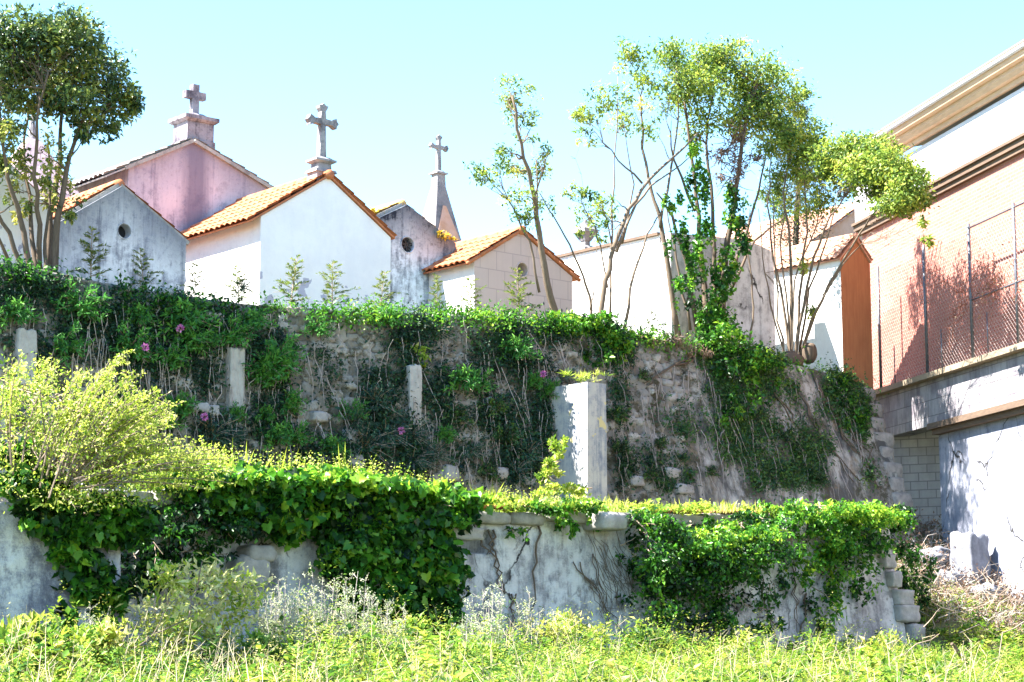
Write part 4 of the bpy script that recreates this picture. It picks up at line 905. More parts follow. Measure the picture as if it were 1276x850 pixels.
# falls of ivy over the edge
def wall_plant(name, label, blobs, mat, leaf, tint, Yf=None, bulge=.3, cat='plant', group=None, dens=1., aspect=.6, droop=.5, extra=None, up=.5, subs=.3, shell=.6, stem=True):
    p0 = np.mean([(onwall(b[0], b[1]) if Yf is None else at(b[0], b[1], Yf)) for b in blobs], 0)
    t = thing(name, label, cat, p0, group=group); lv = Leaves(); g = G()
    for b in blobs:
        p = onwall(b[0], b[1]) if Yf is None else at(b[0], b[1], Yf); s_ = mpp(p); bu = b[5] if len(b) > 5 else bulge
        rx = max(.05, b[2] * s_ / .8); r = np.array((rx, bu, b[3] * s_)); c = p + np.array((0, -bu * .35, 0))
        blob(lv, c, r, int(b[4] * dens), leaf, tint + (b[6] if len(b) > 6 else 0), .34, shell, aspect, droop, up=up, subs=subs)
        if stem:
            for k in range(max(2, int(b[4] / 250))):
                e = c + rdir(1)[0] * r * .8; g.tube(jitter_path(p + np.array((RNG.normal(0, rx * .3), .02, r[2] * .5)), e, 5, .08), [.014, .012, .01, .007, .003], 4)
    if stem: g.build('stems', M['twig'], t)
    lv.build('foliage', mat, t, ivy=aspect >= .7)
    if extra: extra(t)
    return t
wall_plant('ivy', 'thick green ivy spilling over the wall from the foot of the ivy-wrapped tree', [(905, 430, 30, 24, 1200), (930, 448, 30, 22, 1000), (905, 465, 24, 34, 900), (925, 490, 18, 40, 600), (950, 460, 24, 20, 600), (885, 425, 26, 16, 700), (900, 510, 14, 24, 300)], M['l_ivy'], .1, .5, bulge=.32, cat='ivy')
wall_plant('ivy', 'bright yellow-green ivy draped over the wall edge left of the middle trees', [(712, 405, 40, 12, 900), (752, 418, 30, 22, 900), (770, 430, 20, 22, 500), (742, 445, 16, 18, 400), (735, 400, 36, 12, 600)], M['l_ivy'], .1, .62, bulge=.3, cat='ivy')
wall_plant('ivy', 'ivy with woody stems on the bare right end of the upper wall', [(1050, 500, 16, 30, 700), (1062, 530, 14, 26, 500), (1035, 485, 16, 16, 400), (1048, 478, 14, 10, 250), (1072, 510, 9, 20, 200)], M['l_ivy'], .085, .36, bulge=.22, cat='ivy')
wall_plant('dry_brush', 'mat of dry brown brush on the wall edge between the tall middle trees', [(835, 428, 30, 10, 700), (858, 436, 22, 12, 500), (805, 425, 20, 8, 300)], M['l_dry'], .1, .5, bulge=.3, cat='brush', aspect=.2)
# bushy plants rooted in the wall: built once per kind, copied with their parts
def bush_proto(kind, seed):
    lv = Leaves(); g = G(); r = np.random.default_rng(seed)
    for k in range(26):
        az, el = r.uniform(0, 6.28), r.uniform(-.5, 1.); d = np.array((math.cos(az), -abs(math.sin(az)) * .9 - .2, el)); d /= np.linalg.norm(d); ln = r.uniform(.22, .46)
        tip = d * ln + np.array((0, 0, -.1 * ln)); g.tube([(0, .02, 0), d * ln * .5 + np.array((0, 0, .02)), tip], [.007, .005, .002], 3)
        n = 26; s = r.uniform(.3, 1, n)[:, None]; P = d * ln * s + r.normal(0, .02, (n, 3)); D = unit(d * .7 + r.normal(0, .7, (n, 3)) + np.array((0, 0, .1)))
        sz = (.05, .085, .06)[kind]; lv.add(P, D, unit(r.normal(0, .5, (n, 3)) + np.array((0, -.4, 1))), sz * (.7 + .6 * r.random(n)), sz * (.3, .34, .5)[kind], .4 + r.normal(0, .2) + .2 * (s[:, 0] - .5) + r.normal(0, .1, n))
    return g, lv
kinds = [('bluish', 'l_bluish'), ('bright', 'l_bright'), ('mid', 'l_wall')]
bushes = [(466, 505, 1.5, 0), (452, 560, 1.9, 0), (478, 545, 1.6, 0), (440, 530, 1.2, 0), (510, 545, 1.3, 0), (512, 575, 1.4, 0), (540, 570, 1.2, 0), (262, 545, 1.7, 0), (280, 552, 1.3, 0), (490, 600, 1.2, 0), (540, 415, 1.2, 0), (582, 565, 1.1, 0), (655, 570, 1.4, 0), (640, 590, 1.3, 0), (700, 470, 1., 0), (300, 360, .9, 0), (225, 372, .8, 0),
          (95, 383, 1.2, 1), (225, 400, 1.4, 1), (230, 428, 1.2, 1), (158, 436, 1.2, 1), (168, 398, .9, 1), (208, 452, 1., 1), (284, 420, 1.2, 1), (256, 425, .8, 1), (330, 460, 1.5, 1), (346, 442, 1.1, 1), (310, 404, 1., 1), (323, 475, .9, 1), (76, 430, 1.1, 1), (14, 395, 1.1, 1), (220, 510, 1., 1), (200, 525, .9, 1), (340, 545, 1., 1), (352, 505, 1., 1), (362, 545, .9, 1), (325, 520, .7, 1), (287, 518, .7, 1), (392, 412, .8, 1), (570, 478, 1.2, 1), (548, 545, .8, 1), (592, 478, .9, 1), (638, 440, 1.2, 1), (680, 490, .9, 1), (436, 515, .8, 1), (408, 560, .9, 1), (660, 478, .8, 1), (480, 400, .8, 1),
          (610, 510, 1.1, 2), (625, 545, 1.2, 2), (565, 520, 1., 2), (760, 520, 1., 2), (768, 560, .9, 2), (795, 470, .7, 2), (815, 555, .8, 2), (845, 572, .6, 2), (805, 595, .9, 2), (975, 545, .8, 2), (1005, 590, .8, 2), (985, 560, .7, 2), (940, 520, .8, 2), (1015, 600, .9, 2), (880, 590, .7, 2), (150, 560, 1.1, 2), (410, 590, 1.1, 2), (600, 590, 1., 2)]
glab = ('bluish dark green bush rooted in the upper rubble wall', 'bright green narrow-leaved weed clump rooted in the upper rubble wall', 'small dull green plant rooted in the plastered or lower part of the upper wall')
bp = {}
for i, (px, py, s_, k) in enumerate(bushes):
    p = onwall(px, py) + np.array((0, -.06, 0)); sz = s_ * (.9, 1.05, 1.0)[k]
    vk = (k, i % 3)
    if vk not in bp:
        g, lv = bush_proto(k, 30 + k * 7 + i % 3); root = thing('wall_shrub' if k == 0 else 'wall_weed', glab[k], 'plant', p, group=('bluish bushes', 'bright weed clumps', 'dull small plants')[k] + ' on the upper wall'); ORIG[root] = np.zeros(3)
        bp[vk] = (g.build('stems', M['twig'], root), lv.build('foliage', M[kinds[k][1]], root))
    else:
        root = bpy.data.objects.new('wall_shrub' if k == 0 else 'wall_weed', None); COL.objects.link(root); root.location = p; tag(root, glab[k], 'plant', ('bluish bushes', 'bright weed clumps', 'dull small plants')[k] + ' on the upper wall')
        for c in bp[vk]:
            d = c.copy(); COL.objects.link(d); d.parent = root
    root.scale = (sz, sz * .9, sz); root.rotation_euler = (0, RNG.normal(0, .2), RNG.normal(0, .25))
# pink flowers
for px, py, w_ in ((210, 413, 'below the grey mausoleum'), (166, 436, 'in the left of the upper wall'), (484, 539, 'above the lower ivy curtain'), (661, 469, 'left of the plastered buttress'), (240, 522, 'beside a pale loose stone')):
    p = onwall(px, py) + np.array((0, -.4, 0)); lv = Leaves(); n = 40; d = rdir(n); lv.add(p + d * .03, d, rdir(n), .055, .04, RNG.random(n))
    tag(lv.build('pink_flower', M['petal'], origin=p), 'small pink flower head on the upper wall, ' + w_, 'flower', 'pink flowers on the upper wall')
wall_plant('creeper', 'tuft of yellow-green leaves over the narrow concrete post', [(522, 447, 11, 9, 130), (512, 437, 8, 6, 60), (497, 428, 6, 5, 30)], M['l_bush'], .1, .5, bulge=.3, cat='plant')
wall_plant('grass_tuft', 'dry yellowish grass tuft growing on top of the plastered buttress', [(715, 470, 14, 5, 220), (738, 472, 8, 4, 90)], M['l_bush'], .14, .6, Yf=29.6, bulge=.3, cat='grass', aspect=.12, droop=-.7, stem=False)

# ------------------------------------------------------------------ lower wall: ivy curtains, creepers and weeds
wall_plant('ivy', 'dense glossy ivy curtain hanging over the left half of the lower wall',
           [(290, 597, 70, 8, 1200, .5, .22), (390, 600, 70, 10, 1600, .5, .22), (480, 610, 60, 10, 1400, .5, .22), (550, 625, 40, 8, 700, .4, .2), (260, 610, 50, 22, 1500), (330, 612, 60, 24, 2200), (410, 622, 60, 30, 2800), (480, 640, 50, 34, 2600), (540, 640, 40, 26, 1500), (470, 690, 50, 44, 2800), (520, 700, 40, 50, 2400), (430, 680, 44, 40, 2200), (500, 750, 44, 36, 1800), (450, 735, 30, 34, 1200), (535, 755, 22, 40, 900), (370, 650, 40, 26, 1400), (300, 640, 44, 18, 1000), (565, 620, 30, 14, 600)],  # first top blobs carry a tint lift: sunlight put into the leaf colour
           M['l_ivy'], .118, .46, Yf=YL - .1, bulge=.4, cat='ivy', aspect=.95, subs=.34, shell=.75)
wall_plant('bramble', 'dark bramble mass with sunlit top over the lower wall right of its bare render',
           [(820, 700, 36, 44, 1900), (860, 705, 44, 36, 2200), (900, 700, 44, 26, 1800), (930, 685, 36, 20, 1200), (870, 672, 44, 12, 1900, .7, .36), (915, 664, 44, 12, 1900, .7, .36), (830, 682, 26, 12, 900, .7, .3), (800, 680, 22, 40, 900), (790, 660, 20, 26, 700), (860, 750, 44, 40, 1700), (900, 740, 36, 34, 1000), (880, 790, 40, 24, 900), (800, 740, 26, 50, 900), (780, 700, 12, 40, 400)],  # last value of the wide top blobs paints their sunlit look into the leaves
           M['l_ivy'], .09, .34, Yf=YL - .25, bulge=.75, cat='bramble', aspect=.6, subs=.3)
wall_plant('creeper', 'leafy creeper with a bright sunlit top over the right end of the lower wall',
           [(1020, 638, 44, 14, 2200, .6, .2), (1060, 642, 48, 15, 2200, .6, .2), (990, 650, 30, 16, 900), (1030, 680, 36, 28, 1500), (1060, 680, 34, 30, 1300), (1025, 725, 30, 40, 1100), (1010, 750, 18, 40, 500), (1050, 730, 26, 26, 500), (980, 690, 24, 40, 700), (960, 650, 20, 26, 600), (930, 655, 16, 20, 400)],  # raised tint on the two top blobs: sun painted into leaf colour
           M['l_ivy'], .095, .52, Yf=YL - .2, bulge=.5, cat='creeper', aspect=.6)
wall_plant('creeper', 'dark creeper falling past the stone quoins at the end of the lower wall',
           [(1120, 670, 16, 26, 600), (1132, 715, 16, 34, 700), (1145, 760, 16, 36, 700), (1155, 795, 18, 26, 600), (1112, 645, 20, 12, 400), (1138, 690, 10, 20, 250)], M['l_ivy'], .09, .38, Yf=YL + .2, bulge=.4, cat='creeper', aspect=.6)
wall_plant('creeper', 'thin trailing creeper on the middle of the lower wall below the buttress', [(660, 635, 20, 8, 300, .25), (690, 640, 22, 10, 350, .25), (705, 655, 12, 14, 220, .2), (720, 630, 30, 8, 350, .3), (645, 665, 12, 10, 90, .15), (735, 645, 14, 12, 150, .2)], M['l_ivy'], .085, .55, Yf=YL - .15, bulge=.25, cat='creeper')
wall_plant('creeper', 'sparse creeper trails on the leaning right part of the lower wall', [(905, 650, 24, 10, 300, .25), (860, 655, 22, 12, 300, .25), (940, 720, 14, 36, 260, .2), (965, 745, 8, 36, 160, .2), (950, 770, 12, 24, 160, .2)], M['l_ivy'], .08, .45, Yf=YL - .3, bulge=.2, cat='creeper')
wall_plant('upright_shrub', 'single upright leafy shrub standing left of the plastered buttress', [(690, 560, 9, 18, 260, .15), (686, 580, 11, 16, 260, .18), (682, 600, 14, 14, 260, .2), (676, 615, 20, 10, 200, .25), (725, 612, 30, 10, 350, .3)], M['l_bush'], .085, .5, Yf=26.2, bulge=.18, cat='shrub', droop=-.6)
# weeds on the terrace edge
lv = Leaves()
for k in range(1500):
    px = RNG.uniform(180, 1120); p = at(px, 630, YL + RNG.uniform(-.4, 1.0)); hh = np.interp(px, [180, 420, 560, 640, 740, 1000, 1100], [.42, .42, .3, .22, .14, .15, .22]) * RNG.uniform(.4, 1.5)
    if px > 560 and RNG.random() < .58 + .3 * float(snoise(p[0], 0., 2.2, 85)): continue
    z0 = float(zlow(p[0])) - .05; kind = RNG.choice(3, p=[.66, .07, .27] if px < 600 else [.5, .28, .22]); ct = RNG.normal(0, .16)
    if kind == 0:      # leafy sprigs
        for j in range(4):
            b_ = np.array((p[0] + RNG.normal(0, .1), p[1] + RNG.normal(0, .1), z0)); d = unit(RNG.normal(0, .35, 3) + np.array((0, -.1, 1))); t = np.linspace(.2, 1, 8)[:, None]; sd = unit(rdir(8) * .9 + d * .5)
            lv.add(b_ + d * hh * 1.15 * t, sd, unit(rdir(8) * .6 + np.array((0, 0, .8))), .085 * (1.25 - t[:, 0]) * RNG.uniform(.6, 1.3), .04, .5 + ct + .2 * (t[:, 0] - .5) + RNG.normal(0, .08, 8))
    elif kind == 1:    # grass
        n = 26; q = np.array((p[0], p[1], z0)) + RNG.normal(0, .08, (n, 3)) * np.array((1, 1, .2)); lv.add(q, unit(RNG.normal(0, .35, (n, 3)) + np.array((0, 0, 1))), rdir(n), hh * RNG.uniform(.6, 1.5, n), .012, .62 + ct + RNG.normal(0, .1, n))
    else:              # low broad leaves
        n = 18; q = np.array((p[0], p[1], z0 + .05)) + RNG.normal(0, 1, (n, 3)) * np.array((.15, .15, .05)); ln = RNG.uniform(.06, .15); lv.add(q, unit(rdir(n) + np.array((0, -.1, .2))), unit(rdir(n) * .5 + np.array((0, 0, 1))), ln * RNG.uniform(.6, 1.2, n), ln * .7, .34 + ct + RNG.normal(0, .1, n))
tag(lv.build('terrace_weeds', M['l_bush'], origin=(22, 25, 4)), 'sunlit yellow-green weeds along the terrace on top of the lower wall', 'weeds', kind='stuff')
# vine stems on the bare render
tr = thing('bare_vine', 'dark leafless vine stems clinging to the bare render of the lower wall', 'vine', at(680, 700, YL)); g = G()
for a, c, r_0 in (((672, 652), (676, 760), .022), ((612, 660), (640, 740), .018), ((640, 740), (650, 790), .015), ((720, 700), (790, 790), .012), ((740, 690), (770, 780), .01), ((1000, 740), (1003, 810), .02), ((940, 700), (975, 800), .015), ((985, 700), (1000, 790), .012), ((735, 720), (765, 770), .008), ((590, 640), (625, 690), .014)):
    for k in range(2 if r_0 < .02 else 1):
        pts = [at(a[0] + (c[0] - a[0]) * t + RNG.normal(0, 3), a[1] + (c[1] - a[1]) * t, YL - .1 - .3 * t) for t in np.linspace(0, 1, 10)]
        for q in pts: q[1] = YL - (float(zlow(q[0])) - q[2]) * float(np.interp(q[0], [24, 30], [.05, .16])) - .035
        G().tube(pts, np.linspace(r_0, r_0 * .5, 10), 5).build('stem', M['bark'], tr, True)
for k in range(40):
    px, py = RNG.uniform(730, 800), RNG.uniform(660, 730); pts = [at(px + t * RNG.uniform(5, 40), py + t * RNG.uniform(30, 70), YL - .1) for t in np.linspace(0, 1, 5)]
    for q in pts: q[1] = YL - (float(zlow(q[0])) - q[2]) * float(np.interp(q[0], [24, 30], [.05, .16])) - .05
    g.tube(pts, [.006, .006, .005, .004, .003], 3)
g.build('rootlets', M['bark'], tr)

for px, py, yy, lab in ((558, 297, 34.5, 'yellow stonecrop growing on the right gable edge of the blackened mausoleum'), (471, 268, 34.9, 'yellow stonecrop on the roof left of the blackened gable')):
    wall_plant('stonecrop', lab, [(px, py, 9, 4, 160, .12), (px - 7, py - 5, 6, 3, 70, .1)], M['l_yellow'], .06, .6, Yf=yy, cat='plant', stem=False, droop=-.4)
# ------------------------------------------------------------------ left bush and ivy on the garden wall
def sprays(t):
    g = G(); lv = Leaves()
    base = at(60, 620, 23.2)
    tips = [(145, 452), (125, 468), (190, 500), (200, 492), (213, 520), (218, 508), (170, 482), (282, 575), (200, 545), (240, 590), (150, 470), (100, 460), (60, 455), (20, 450), (230, 560), (170, 520), (160, 545), (190, 570), (120, 500), (205, 555), (265, 585), (280, 568)]
    for k, (px, py) in enumerate(tips * 6):
        Y_ = 22.9 + RNG.normal(0, .5); tip = at(px + RNG.normal(0, 8), py + RNG.normal(0, 11), Y_); s0 = at(px * .45 + 10 + RNG.normal(0, 12), 590 + RNG.normal(0, 12), Y_ + .2); mid = (s0 + tip) / 2 + np.array((-.1, 0, .16)) * RNG.uniform(.5, 1.6)
        pts = [(1 - u) ** 2 * s0 + 2 * u * (1 - u) * mid + u * u * tip for u in np.linspace(0, 1, 9)]; g.tube(pts, np.linspace(.013, .004, 9), 4)
        n = 60; u = RNG.uniform(.15, 1, n); i = np.minimum((u * 8).astype(int), 7); f = (u * 8 - i)[:, None]; A_p = np.array(pts); P = A_p[i] * (1 - f) + A_p[i + 1] * f; d = unit(A_p[i + 1] - A_p[i])
        P = P + RNG.normal(0, .018, P.shape); lv.add(P, unit(d * .6 + rdir(n) * .9), unit(rdir(n) * .7 + np.array((0, 0, .8))), .055 * (.7 + .6 * RNG.random(n)), .026, .58 + RNG.normal(0, .22, n))
        for q in range(3):
            b = A_p[RNG.integers(3, 8)]; e = b + np.array((RNG.uniform(.02, .25), RNG.normal(0, .1), RNG.uniform(-.02, .22))); g.tube([b, (b + e) / 2, e], [.005, .004, .002], 3)
            m_ = 22; P = b + (e - b) * RNG.random((m_, 1)) + RNG.normal(0, .012, (m_, 3)); lv.add(P, rdir(m_), unit(rdir(m_) + np.array((0, 0, .8))), .05, .024, .66 + RNG.normal(0, .15, m_))
    g.build('long_shoots', M['barkpale'], t); lv.build('shoot_leaves', M['l_bush'], t)
wall_plant('bush', 'large yellow-green bush with long arching shoots above the roughcast garden wall',
           [(10, 500, 44, 36, 1900, .8), (60, 515, 44, 40, 2100, .9), (105, 530, 34, 36, 1300, .8), (30, 560, 50, 44, 2000, .9), (90, 580, 50, 40, 2200, .9), (140, 585, 34, 26, 900, .7), (185, 610, 26, 10, 350, .5), (130, 622, 34, 16, 900, .7), (-30, 530, 40, 70, 1500, .9), (225, 606, 20, 7, 200, .4), (60, 620, 50, 24, 2200, .8)],
           M['l_bush'], .062, .46, Yf=23.3, bulge=.8, cat='bush', aspect=.5, extra=sprays, droop=0., subs=.6, up=1.0, dens=.36)
wall_plant('ivy', 'dark ivy hanging below the bush over the right part of the garden wall',
           [(20, 590, 36, 34, 1000), (60, 640, 36, 34, 1200), (100, 660, 36, 40, 1300), (135, 650, 34, 34, 1000), (100, 715, 26, 32, 900), (120, 750, 22, 34, 700), (30, 620, 22, 16, 400), (165, 650, 30, 30, 800), (85, 690, 24, 30, 700), (70, 770, 8, 24, 120)], M['l_ivy'], .11, .40, Yf=YB - .1, bulge=.32, cat='ivy', aspect=.95)
wall_plant('thicket', 'deep shadowed thicket of dark leaves between the bush and the ivy curtain', [(180, 680, 40, 36, 1200), (230, 650, 36, 24, 900), (220, 700, 40, 36, 1000), (170, 720, 40, 30, 900), (280, 660, 30, 16, 600), (250, 690, 30, 20, 500)], M['l_ivy'], .085, .2, Yf=YL - .2, bulge=.5, cat='thicket')  # very low tint: the black shadow of this gap put into the leaf colour
wall_plant('shrub', 'yellow leafy shrub before the dark thicket, with pale bare twigs', [(235, 735, 40, 30, 900), (200, 760, 34, 30, 700), (260, 760, 40, 34, 900), (290, 750, 24, 30, 450), (225, 790, 50, 26, 900), (210, 720, 20, 14, 220), (265, 718, 22, 14, 260)], M['l_bush'], .12, .82, Yf=22.4, bulge=.5, cat='shrub', aspect=.36, droop=-.2, up=1.6, subs=.6, dens=.6)

# ------------------------------------------------------------------ foreground weeds
ts = []
nP = 21000
f = np.sqrt(RNG.uniform(10.5 ** 2, 42 ** 2, nP)); u = RNG.uniform(-.33, .33, nP)
Pw = F0[None] * f[:, None] + RT[None] * (u * f)[:, None]; x, y = Pw[:, 0], Pw[:, 1]
ok = (y < YL - .35 - np.where(x < 15.5, 1.5, 0)) | ((x > XLEND + .6) & (y < 27)); ok &= (RNG.random(nP) < np.where(f < 16, .6, 1.)); x, y, f = x[ok], y[ok], f[ok]
z0 = zground(x, y); px, py, _ = proj(np.stack([x, y, z0], -1))
mult = np.interp(px, [0, 100, 200, 350, 560, 760, 900, 1100, 1150, 1276], [.95, .85, .8, 1., 1.15, .95, .75, .65, .45, .5])
wx, wy = x + .25 * snoise(x, y, 2., 92), y + .25 * snoise(x, y, 2., 93); md, _, mid = voro(wx / 1.05, wy / 1.05, 5.3); mid2 = voro(wx / 2.1, wy / 2.1, 8.1)[2]
h = np.clip(RNG.normal(.50, .13, len(x)), .1, .95) * mult * np.where((YL - y < 3.2) & (x < XLEND), 1.25, 1) * np.clip(1.45 - 1.55 * md, .12, 1.45) * (.55 + .95 * mid2) * np.where(f < 20, .6, 1)
lv = Leaves(); sel0 = mid * .6 + mid2 * .4 + RNG.normal(0, .12, len(x))
for tgt, lo, hi, k in (('sprig', -9, .42, 14), ('fine', .42, .56, 26), ('grass', .57, .62, 9), ('broad', .62, 9, 10)):
    q = (sel0 > lo) & (sel0 <= hi); xx, yy, zz, hh = x[q], y[q], z0[q], h[q]; m_ = len(xx); idx = np.repeat(np.arange(m_), k); N_ = len(idx)
    ct = (RNG.normal(0, .19, m_) - .09 + .5 * (mid[q] - .5) + .3 * (mid2[q] - .5))[idx]
    if tgt == 'grass':
        P = np.stack([xx[idx] + RNG.normal(0, .05, N_), yy[idx] + RNG.normal(0, .05, N_), zz[idx]], -1); D = unit(RNG.normal(0, .3, (N_, 3)) + np.array((0, 0, 1.))); ln = np.minimum((hh[idx] + .05) * RNG.uniform(.4, 1.2, N_), .42)
        lv.add(P, D, unit(rdir(N_)), ln, RNG.uniform(.004, .009, N_), .68 + ct + RNG.normal(0, .1, N_)); continue
    lean = RNG.normal(0, .25, (m_, 2)); t = RNG.random(N_) ** .7 * .95 + .08; az = RNG.uniform(0, 6.28, N_); out = np.stack([np.cos(az), np.sin(az), np.zeros(N_)], -1)
    P = np.stack([xx[idx] + lean[idx, 0] * hh[idx] * t, yy[idx] + lean[idx, 1] * hh[idx] * t, zz[idx] + hh[idx] * t], -1)
    if tgt == 'sprig': ln = RNG.uniform(.05, .10, N_) * (1.25 - .6 * t); W_ = ln * .42; b0 = .47; P = P + out * .03
    elif tgt == 'fine': ln = RNG.uniform(.025, .05, N_); W_ = ln * .4; b0 = .55; P = P + out * (.1 * RNG.random(N_))[:, None]; P[:, 2] += .1 * t
    else: ln = RNG.uniform(.09, .17, N_); W_ = ln * .5; b0 = .28; P[:, 2] -= .3 * hh[idx] * t
    lv.add(P, unit(out + np.array((0, 0, .5)) + rdir(N_) * .4), unit(np.array((0, 0, 1.)) - out * .4 + rdir(N_) * .4), ln, W_, b0 + ct + .12 * (t - .5) + RNG.normal(0, .12, N_))
tag(lv.build('meadow_weeds', M['l_grass'], origin=(16, 20, 1)), 'sunlit yellow-green weeds and grass growing over the foreground slope', 'weeds', kind='stuff')

g = G()
for k in range(520):
    px = RNG.uniform(-40, 1300); F_ = RNG.uniform(17, 31); d = ray(px, 820); p = CAM + d * (F_ / (d @ F0)); 
    if p[1] > YL - .5: continue
    z = float(zground(p[0], p[1])); H = RNG.uniform(.35, .8); b_ = np.array((p[0], p[1], z)); e = b_ + np.array((RNG.normal(0, .18), RNG.normal(0, .18), H)); g.tube([b_, (b_ + e) / 2 + RNG.normal(0, .03, 3), e], [.005, .004, .002], 3)
    for j in range(3):
        q = b_ + (e - b_) * RNG.uniform(.5, .95); g.tube([q, q + np.array((RNG.normal(0, .08), RNG.normal(0, .08), RNG.uniform(.03, .14)))], [.003, .002], 3)
tag(g.build('dry_stalks', M['drystalk'], origin=(16, 20, 1)), 'thin pale dry stalks standing up through the foreground weeds', 'stalks', kind='stuff')

# broad-leaved weed clumps in the meadow
for k, (px, py, yy, leaf, tn, w_, lab) in enumerate(((30, 800, 21.8, .14, .42, 44, 'broad-leaved green weed clump before the roughcast garden wall'), (118, 806, 21.2, .11, .55, 36, 'yellowish weed clump left of the yellow leafy shrub'), (330, 815, 21.5, .1, .2, 40, 'dark green weed clump right of the yellow leafy shrub'), (520, 795, 23.2, .12, .34, 34, 'green weed clump at the foot of the ivy curtain'),
                                                   (700, 790, 23.3, .09, .72, 44, 'yellow-tipped weed clump before the bare lower wall'), (805, 806, 22.8, .1, .28, 36, 'dark weed clump at the foot of the dark bramble'), (905, 815, 22.5, .085, .62, 40, 'pale yellow weed clump right of the bramble foot'), (1010, 818, 22.8, .1, .4, 34, 'leafy weed clump before the leaning right part of the lower wall'), (1100, 822, 23.0, .09, .55, 36, 'weed clump before the stone quoins'), (590, 826, 20.5, .1, .3, 40, 'dark leafy weed clump at the bottom centre of the meadow'))):
    wall_plant('weed_clump', lab, [(px, py, w_ * .7, 20, 420, .35), (px + w_ * .5, py + 8, w_ * .5, 18, 260, .3), (px - w_ * .5, py + 6, w_ * .5, 16, 260, .3), (px + RNG.normal(0, 10), py - 16, w_ * .4, 14, 160, .25)], M['l_grass'], leaf, tn, Yf=yy, cat='weed', droop=-.5, up=1.0, subs=.6, shell=.4, aspect=.42, stem=False)
# tall pale flowering weeds: three kinds, copied
def weed_proto(seed):
    r = np.random.default_rng(seed); g = G(); st = []; lv = Leaves()
    for k in range(7):
        az = r.uniform(0, 6.28); b = np.array((math.cos(az), math.sin(az), 0)) * .05; H = r.uniform(.55, 1.05); tip = np.array((b[0] * 4 + r.normal(0, .06), b[1] * 4 + r.normal(0, .06), H))
        pts = [b * (1 - t) + tip * t + np.array((0, 0, 0)) + b * math.sin(3 * t) for t in np.linspace(0, 1, 6)]; g.tube(pts, np.linspace(.008, .003, 6), 4)
        for q in range(10):
            t = r.uniform(.45, 1); p = b * (1 - t) + tip * t + b * math.sin(3 * t); d = r.normal(0, 1, 3); d[2] = abs(d[2]) + .4; d /= np.linalg.norm(d); e = p + d * r.uniform(.06, .16); g.tube([p, e], [.003, .002], 3)
            n = 9; P = p + (e - p) * r.uniform(.3, 1.1, (n, 1)) + r.normal(0, .012, (n, 3)); lv.add(P, unit(r.normal(0, 1, (n, 3)) + d), unit(r.normal(0, 1, (n, 3))), .026, .015, .5 + r.normal(0, .25, n))
        n = 40; t = r.uniform(.05, .6, n)[:, None]; P = b * (1 - t) + tip * t + b * np.sin(3 * t); lv.add(P, unit(r.normal(0, 1, (n, 3)) + np.array((0, 0, .5))), unit(r.normal(0, 1, (n, 3)) + np.array((0, 0, 1))), .09, .022, .2 + r.normal(0, .12, n))
    return g, lv
wd = {}
wl = [(352, 800, 1.0), (375, 795, .9), (395, 790, 1.0), (415, 800, 1.1), (440, 800, 1.05), (462, 800, .95), (480, 798, .8), (335, 790, .8), (428, 760, .7), (365, 760, .6), (596, 790, 1.), (622, 792, 1.05), (645, 790, .95), (700, 790, .8), (660, 800, .8), (570, 800, .7), (125, 740, .7), (110, 790, .6), (1060, 815, .5), (965, 800, .5), (610, 800, .6), (350, 730, .9), (490, 810, .8), (230, 812, .5)]
for i, (px, py, s_) in enumerate(wl):
    p = at(px, py, RNG.uniform(22.3, 23.6)); p[2] = float(zground(p[0], p[1])) - .02; k = i % 4
    lab = 'tall pale flowering weed standing in the meadow before the lower wall'
    if k not in wd:
        g, lv = weed_proto(60 + k); root = thing('tall_weed', lab, 'weed', p, group='tall pale flowering weeds'); ORIG[root] = np.zeros(3); wd[k] = (g.build('stems', M['l_grass'] if False else M['greystem'], root), lv.build('flowers', M['paleflower'], root))
    else:
        root = bpy.data.objects.new('tall_weed', None); COL.objects.link(root); root.location = p; tag(root, lab, 'weed', 'tall pale flowering weeds')
        for c in wd[k]:
            d = c.copy(); COL.objects.link(d); d.parent = root
    root.scale = (s_ * 1.1,) * 3; root.rotation_euler = (0, 0, i * .9)

# dry branches and stick
g = G()
for a, c, r0 in (((140, 830), (235, 770), .016), ((235, 770), (252, 700), .012), ((150, 815), (160, 775), .008), ((130, 790), (60, 830), .006), ((180, 800), (225, 740), .008)):
    g.tube(jitter_path(at(a[0], a[1], 21.6), at(c[0], c[1], 21.8), 6, .05), np.linspace(r0, r0 * .5, 6), 5)
tag(g.build('dead_branch', M['barkpale'], origin=at(190, 800, 21.7)), 'bare pale dead branch lying across the weeds below the yellow shrub', 'branch')
g = G(); g.tube([at(1186, 802, 21.0), at(1200, 820, 21.0), at(1222, 862, 21)], [.03, .04, .045], 8); tag(g.build('dead_branch', M['bark'], origin=at(1200, 830, 21)), 'short thick dark broken branch poking up at the lower right', 'branch')
g = G()
for k in range(70):
    a = at(RNG.uniform(1150, 1290), RNG.uniform(720, 790), 24.5 + RNG.uniform(-1.5, 1.5)); e = a + np.array((RNG.normal(0, .7), RNG.normal(0, .3), RNG.uniform(-.1, .6))); g.tube(jitter_path(a, e, 5, .09), np.linspace(.012, .003, 5), 4)
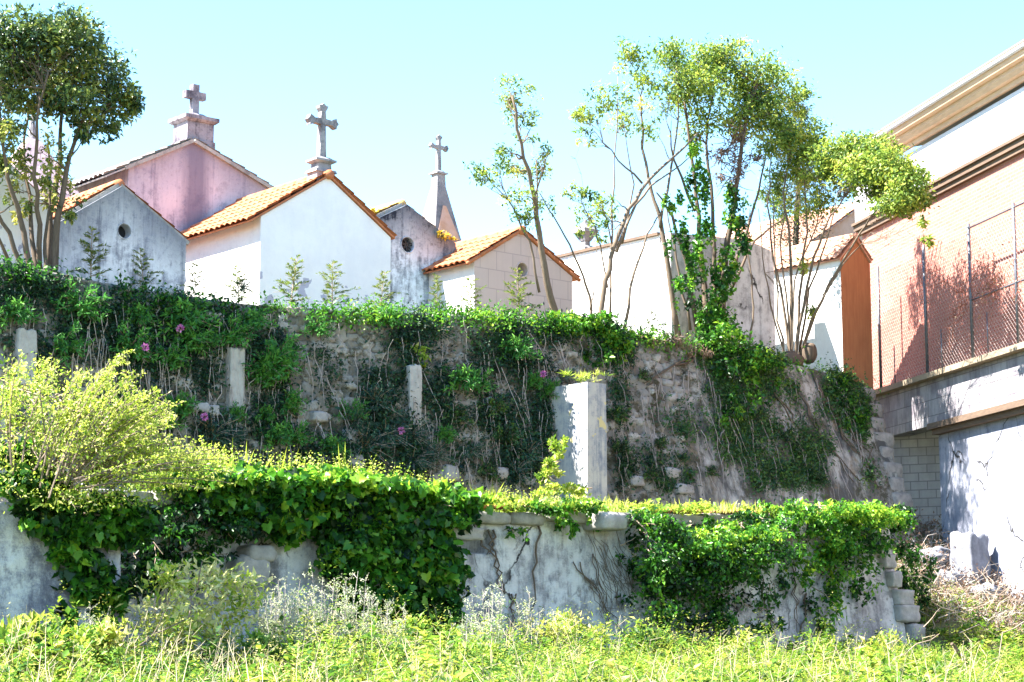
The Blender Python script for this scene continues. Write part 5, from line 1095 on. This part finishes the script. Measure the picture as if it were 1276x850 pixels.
for a, c in (((1276, 775), (1200, 830)), ((1270, 690), (1230, 760)), ((1100, 830), (1170, 790))):
    g.tube(jitter_path(at(*a, 21.5), at(*c, 21.5), 7, .04), np.linspace(.012, .006, 7), 5)
tag(g.build('dry_twigs', M['twig'], origin=at(1220, 760, 24)), 'tangle of dry pale twigs at the foot of the rubble slope', 'twigs', kind='stuff')

# ------------------------------------------------------------------ rubble slope at the right
def lay(px, py, F_):
    return CAM + ray(px, py) * (F_ / (ray(px, py) @ F0))
for k, (px, py, F_, sz, mt, lab) in enumerate([(1208, 700, 44.0, (.62, .6, 1.15), 'rockblue', 'squared grey stone block leaning at the base of the brick building'), (1168, 698, 44.6, (1.0, .8, .5), 'rockblue', 'bluish broken stone lump left of the squared block'), (1178, 725, 43.5, (.8, .8, .45), 'rockblue', 'flat dark rock at the foot of the rubble slope'),
                                             (1228, 738, 42.5, (.6, .5, .35), 'rockblue', 'low rock below the squared stone block')]):
    p = lay(px, py, F_); g = G(); g.rock(p, sz, 500 + k, 10 if k == 0 else 7, .05 if k == 0 else .1, 12); o = g.build('rock', M[mt], origin=p, smooth=True); tag(o, lab, 'rock'); 
lv = Leaves(); g = G()
for k in range(520):
    px, py = RNG.uniform(1110, 1300), RNG.uniform(636, 800); p = lay(px, py, np.interp(py, [640, 800], [47.5, 39])); p[2] = float(zground(p[0], p[1])) + .05
    q = p + RNG.normal(0, 1, (24, 3)) * np.array((.22, .22, .16)); ln = .08; lv.add(q, rdir(24), unit(rdir(24) + np.array((0, 0, .6))), ln, ln * .5, .3 + RNG.normal(0, .3) + RNG.normal(0, .1, 24))
    for j in range(2): g.tube(jitter_path(p, p + np.array((RNG.normal(0, .4), RNG.normal(0, .3), RNG.uniform(0, .4))), 4, .12), [.008, .007, .005, .003], 3)
tag(lv.build('slope_undergrowth', M['l_dry'], origin=(36, 28, 4)), 'dry dark undergrowth covering the rubble slope beside the block wall', 'undergrowth', kind='stuff')
tag(g.build('slope_twigs', M['greystem'], origin=(36, 28, 4)), 'grey dead twigs lying on the rubble slope', 'twigs', kind='stuff')
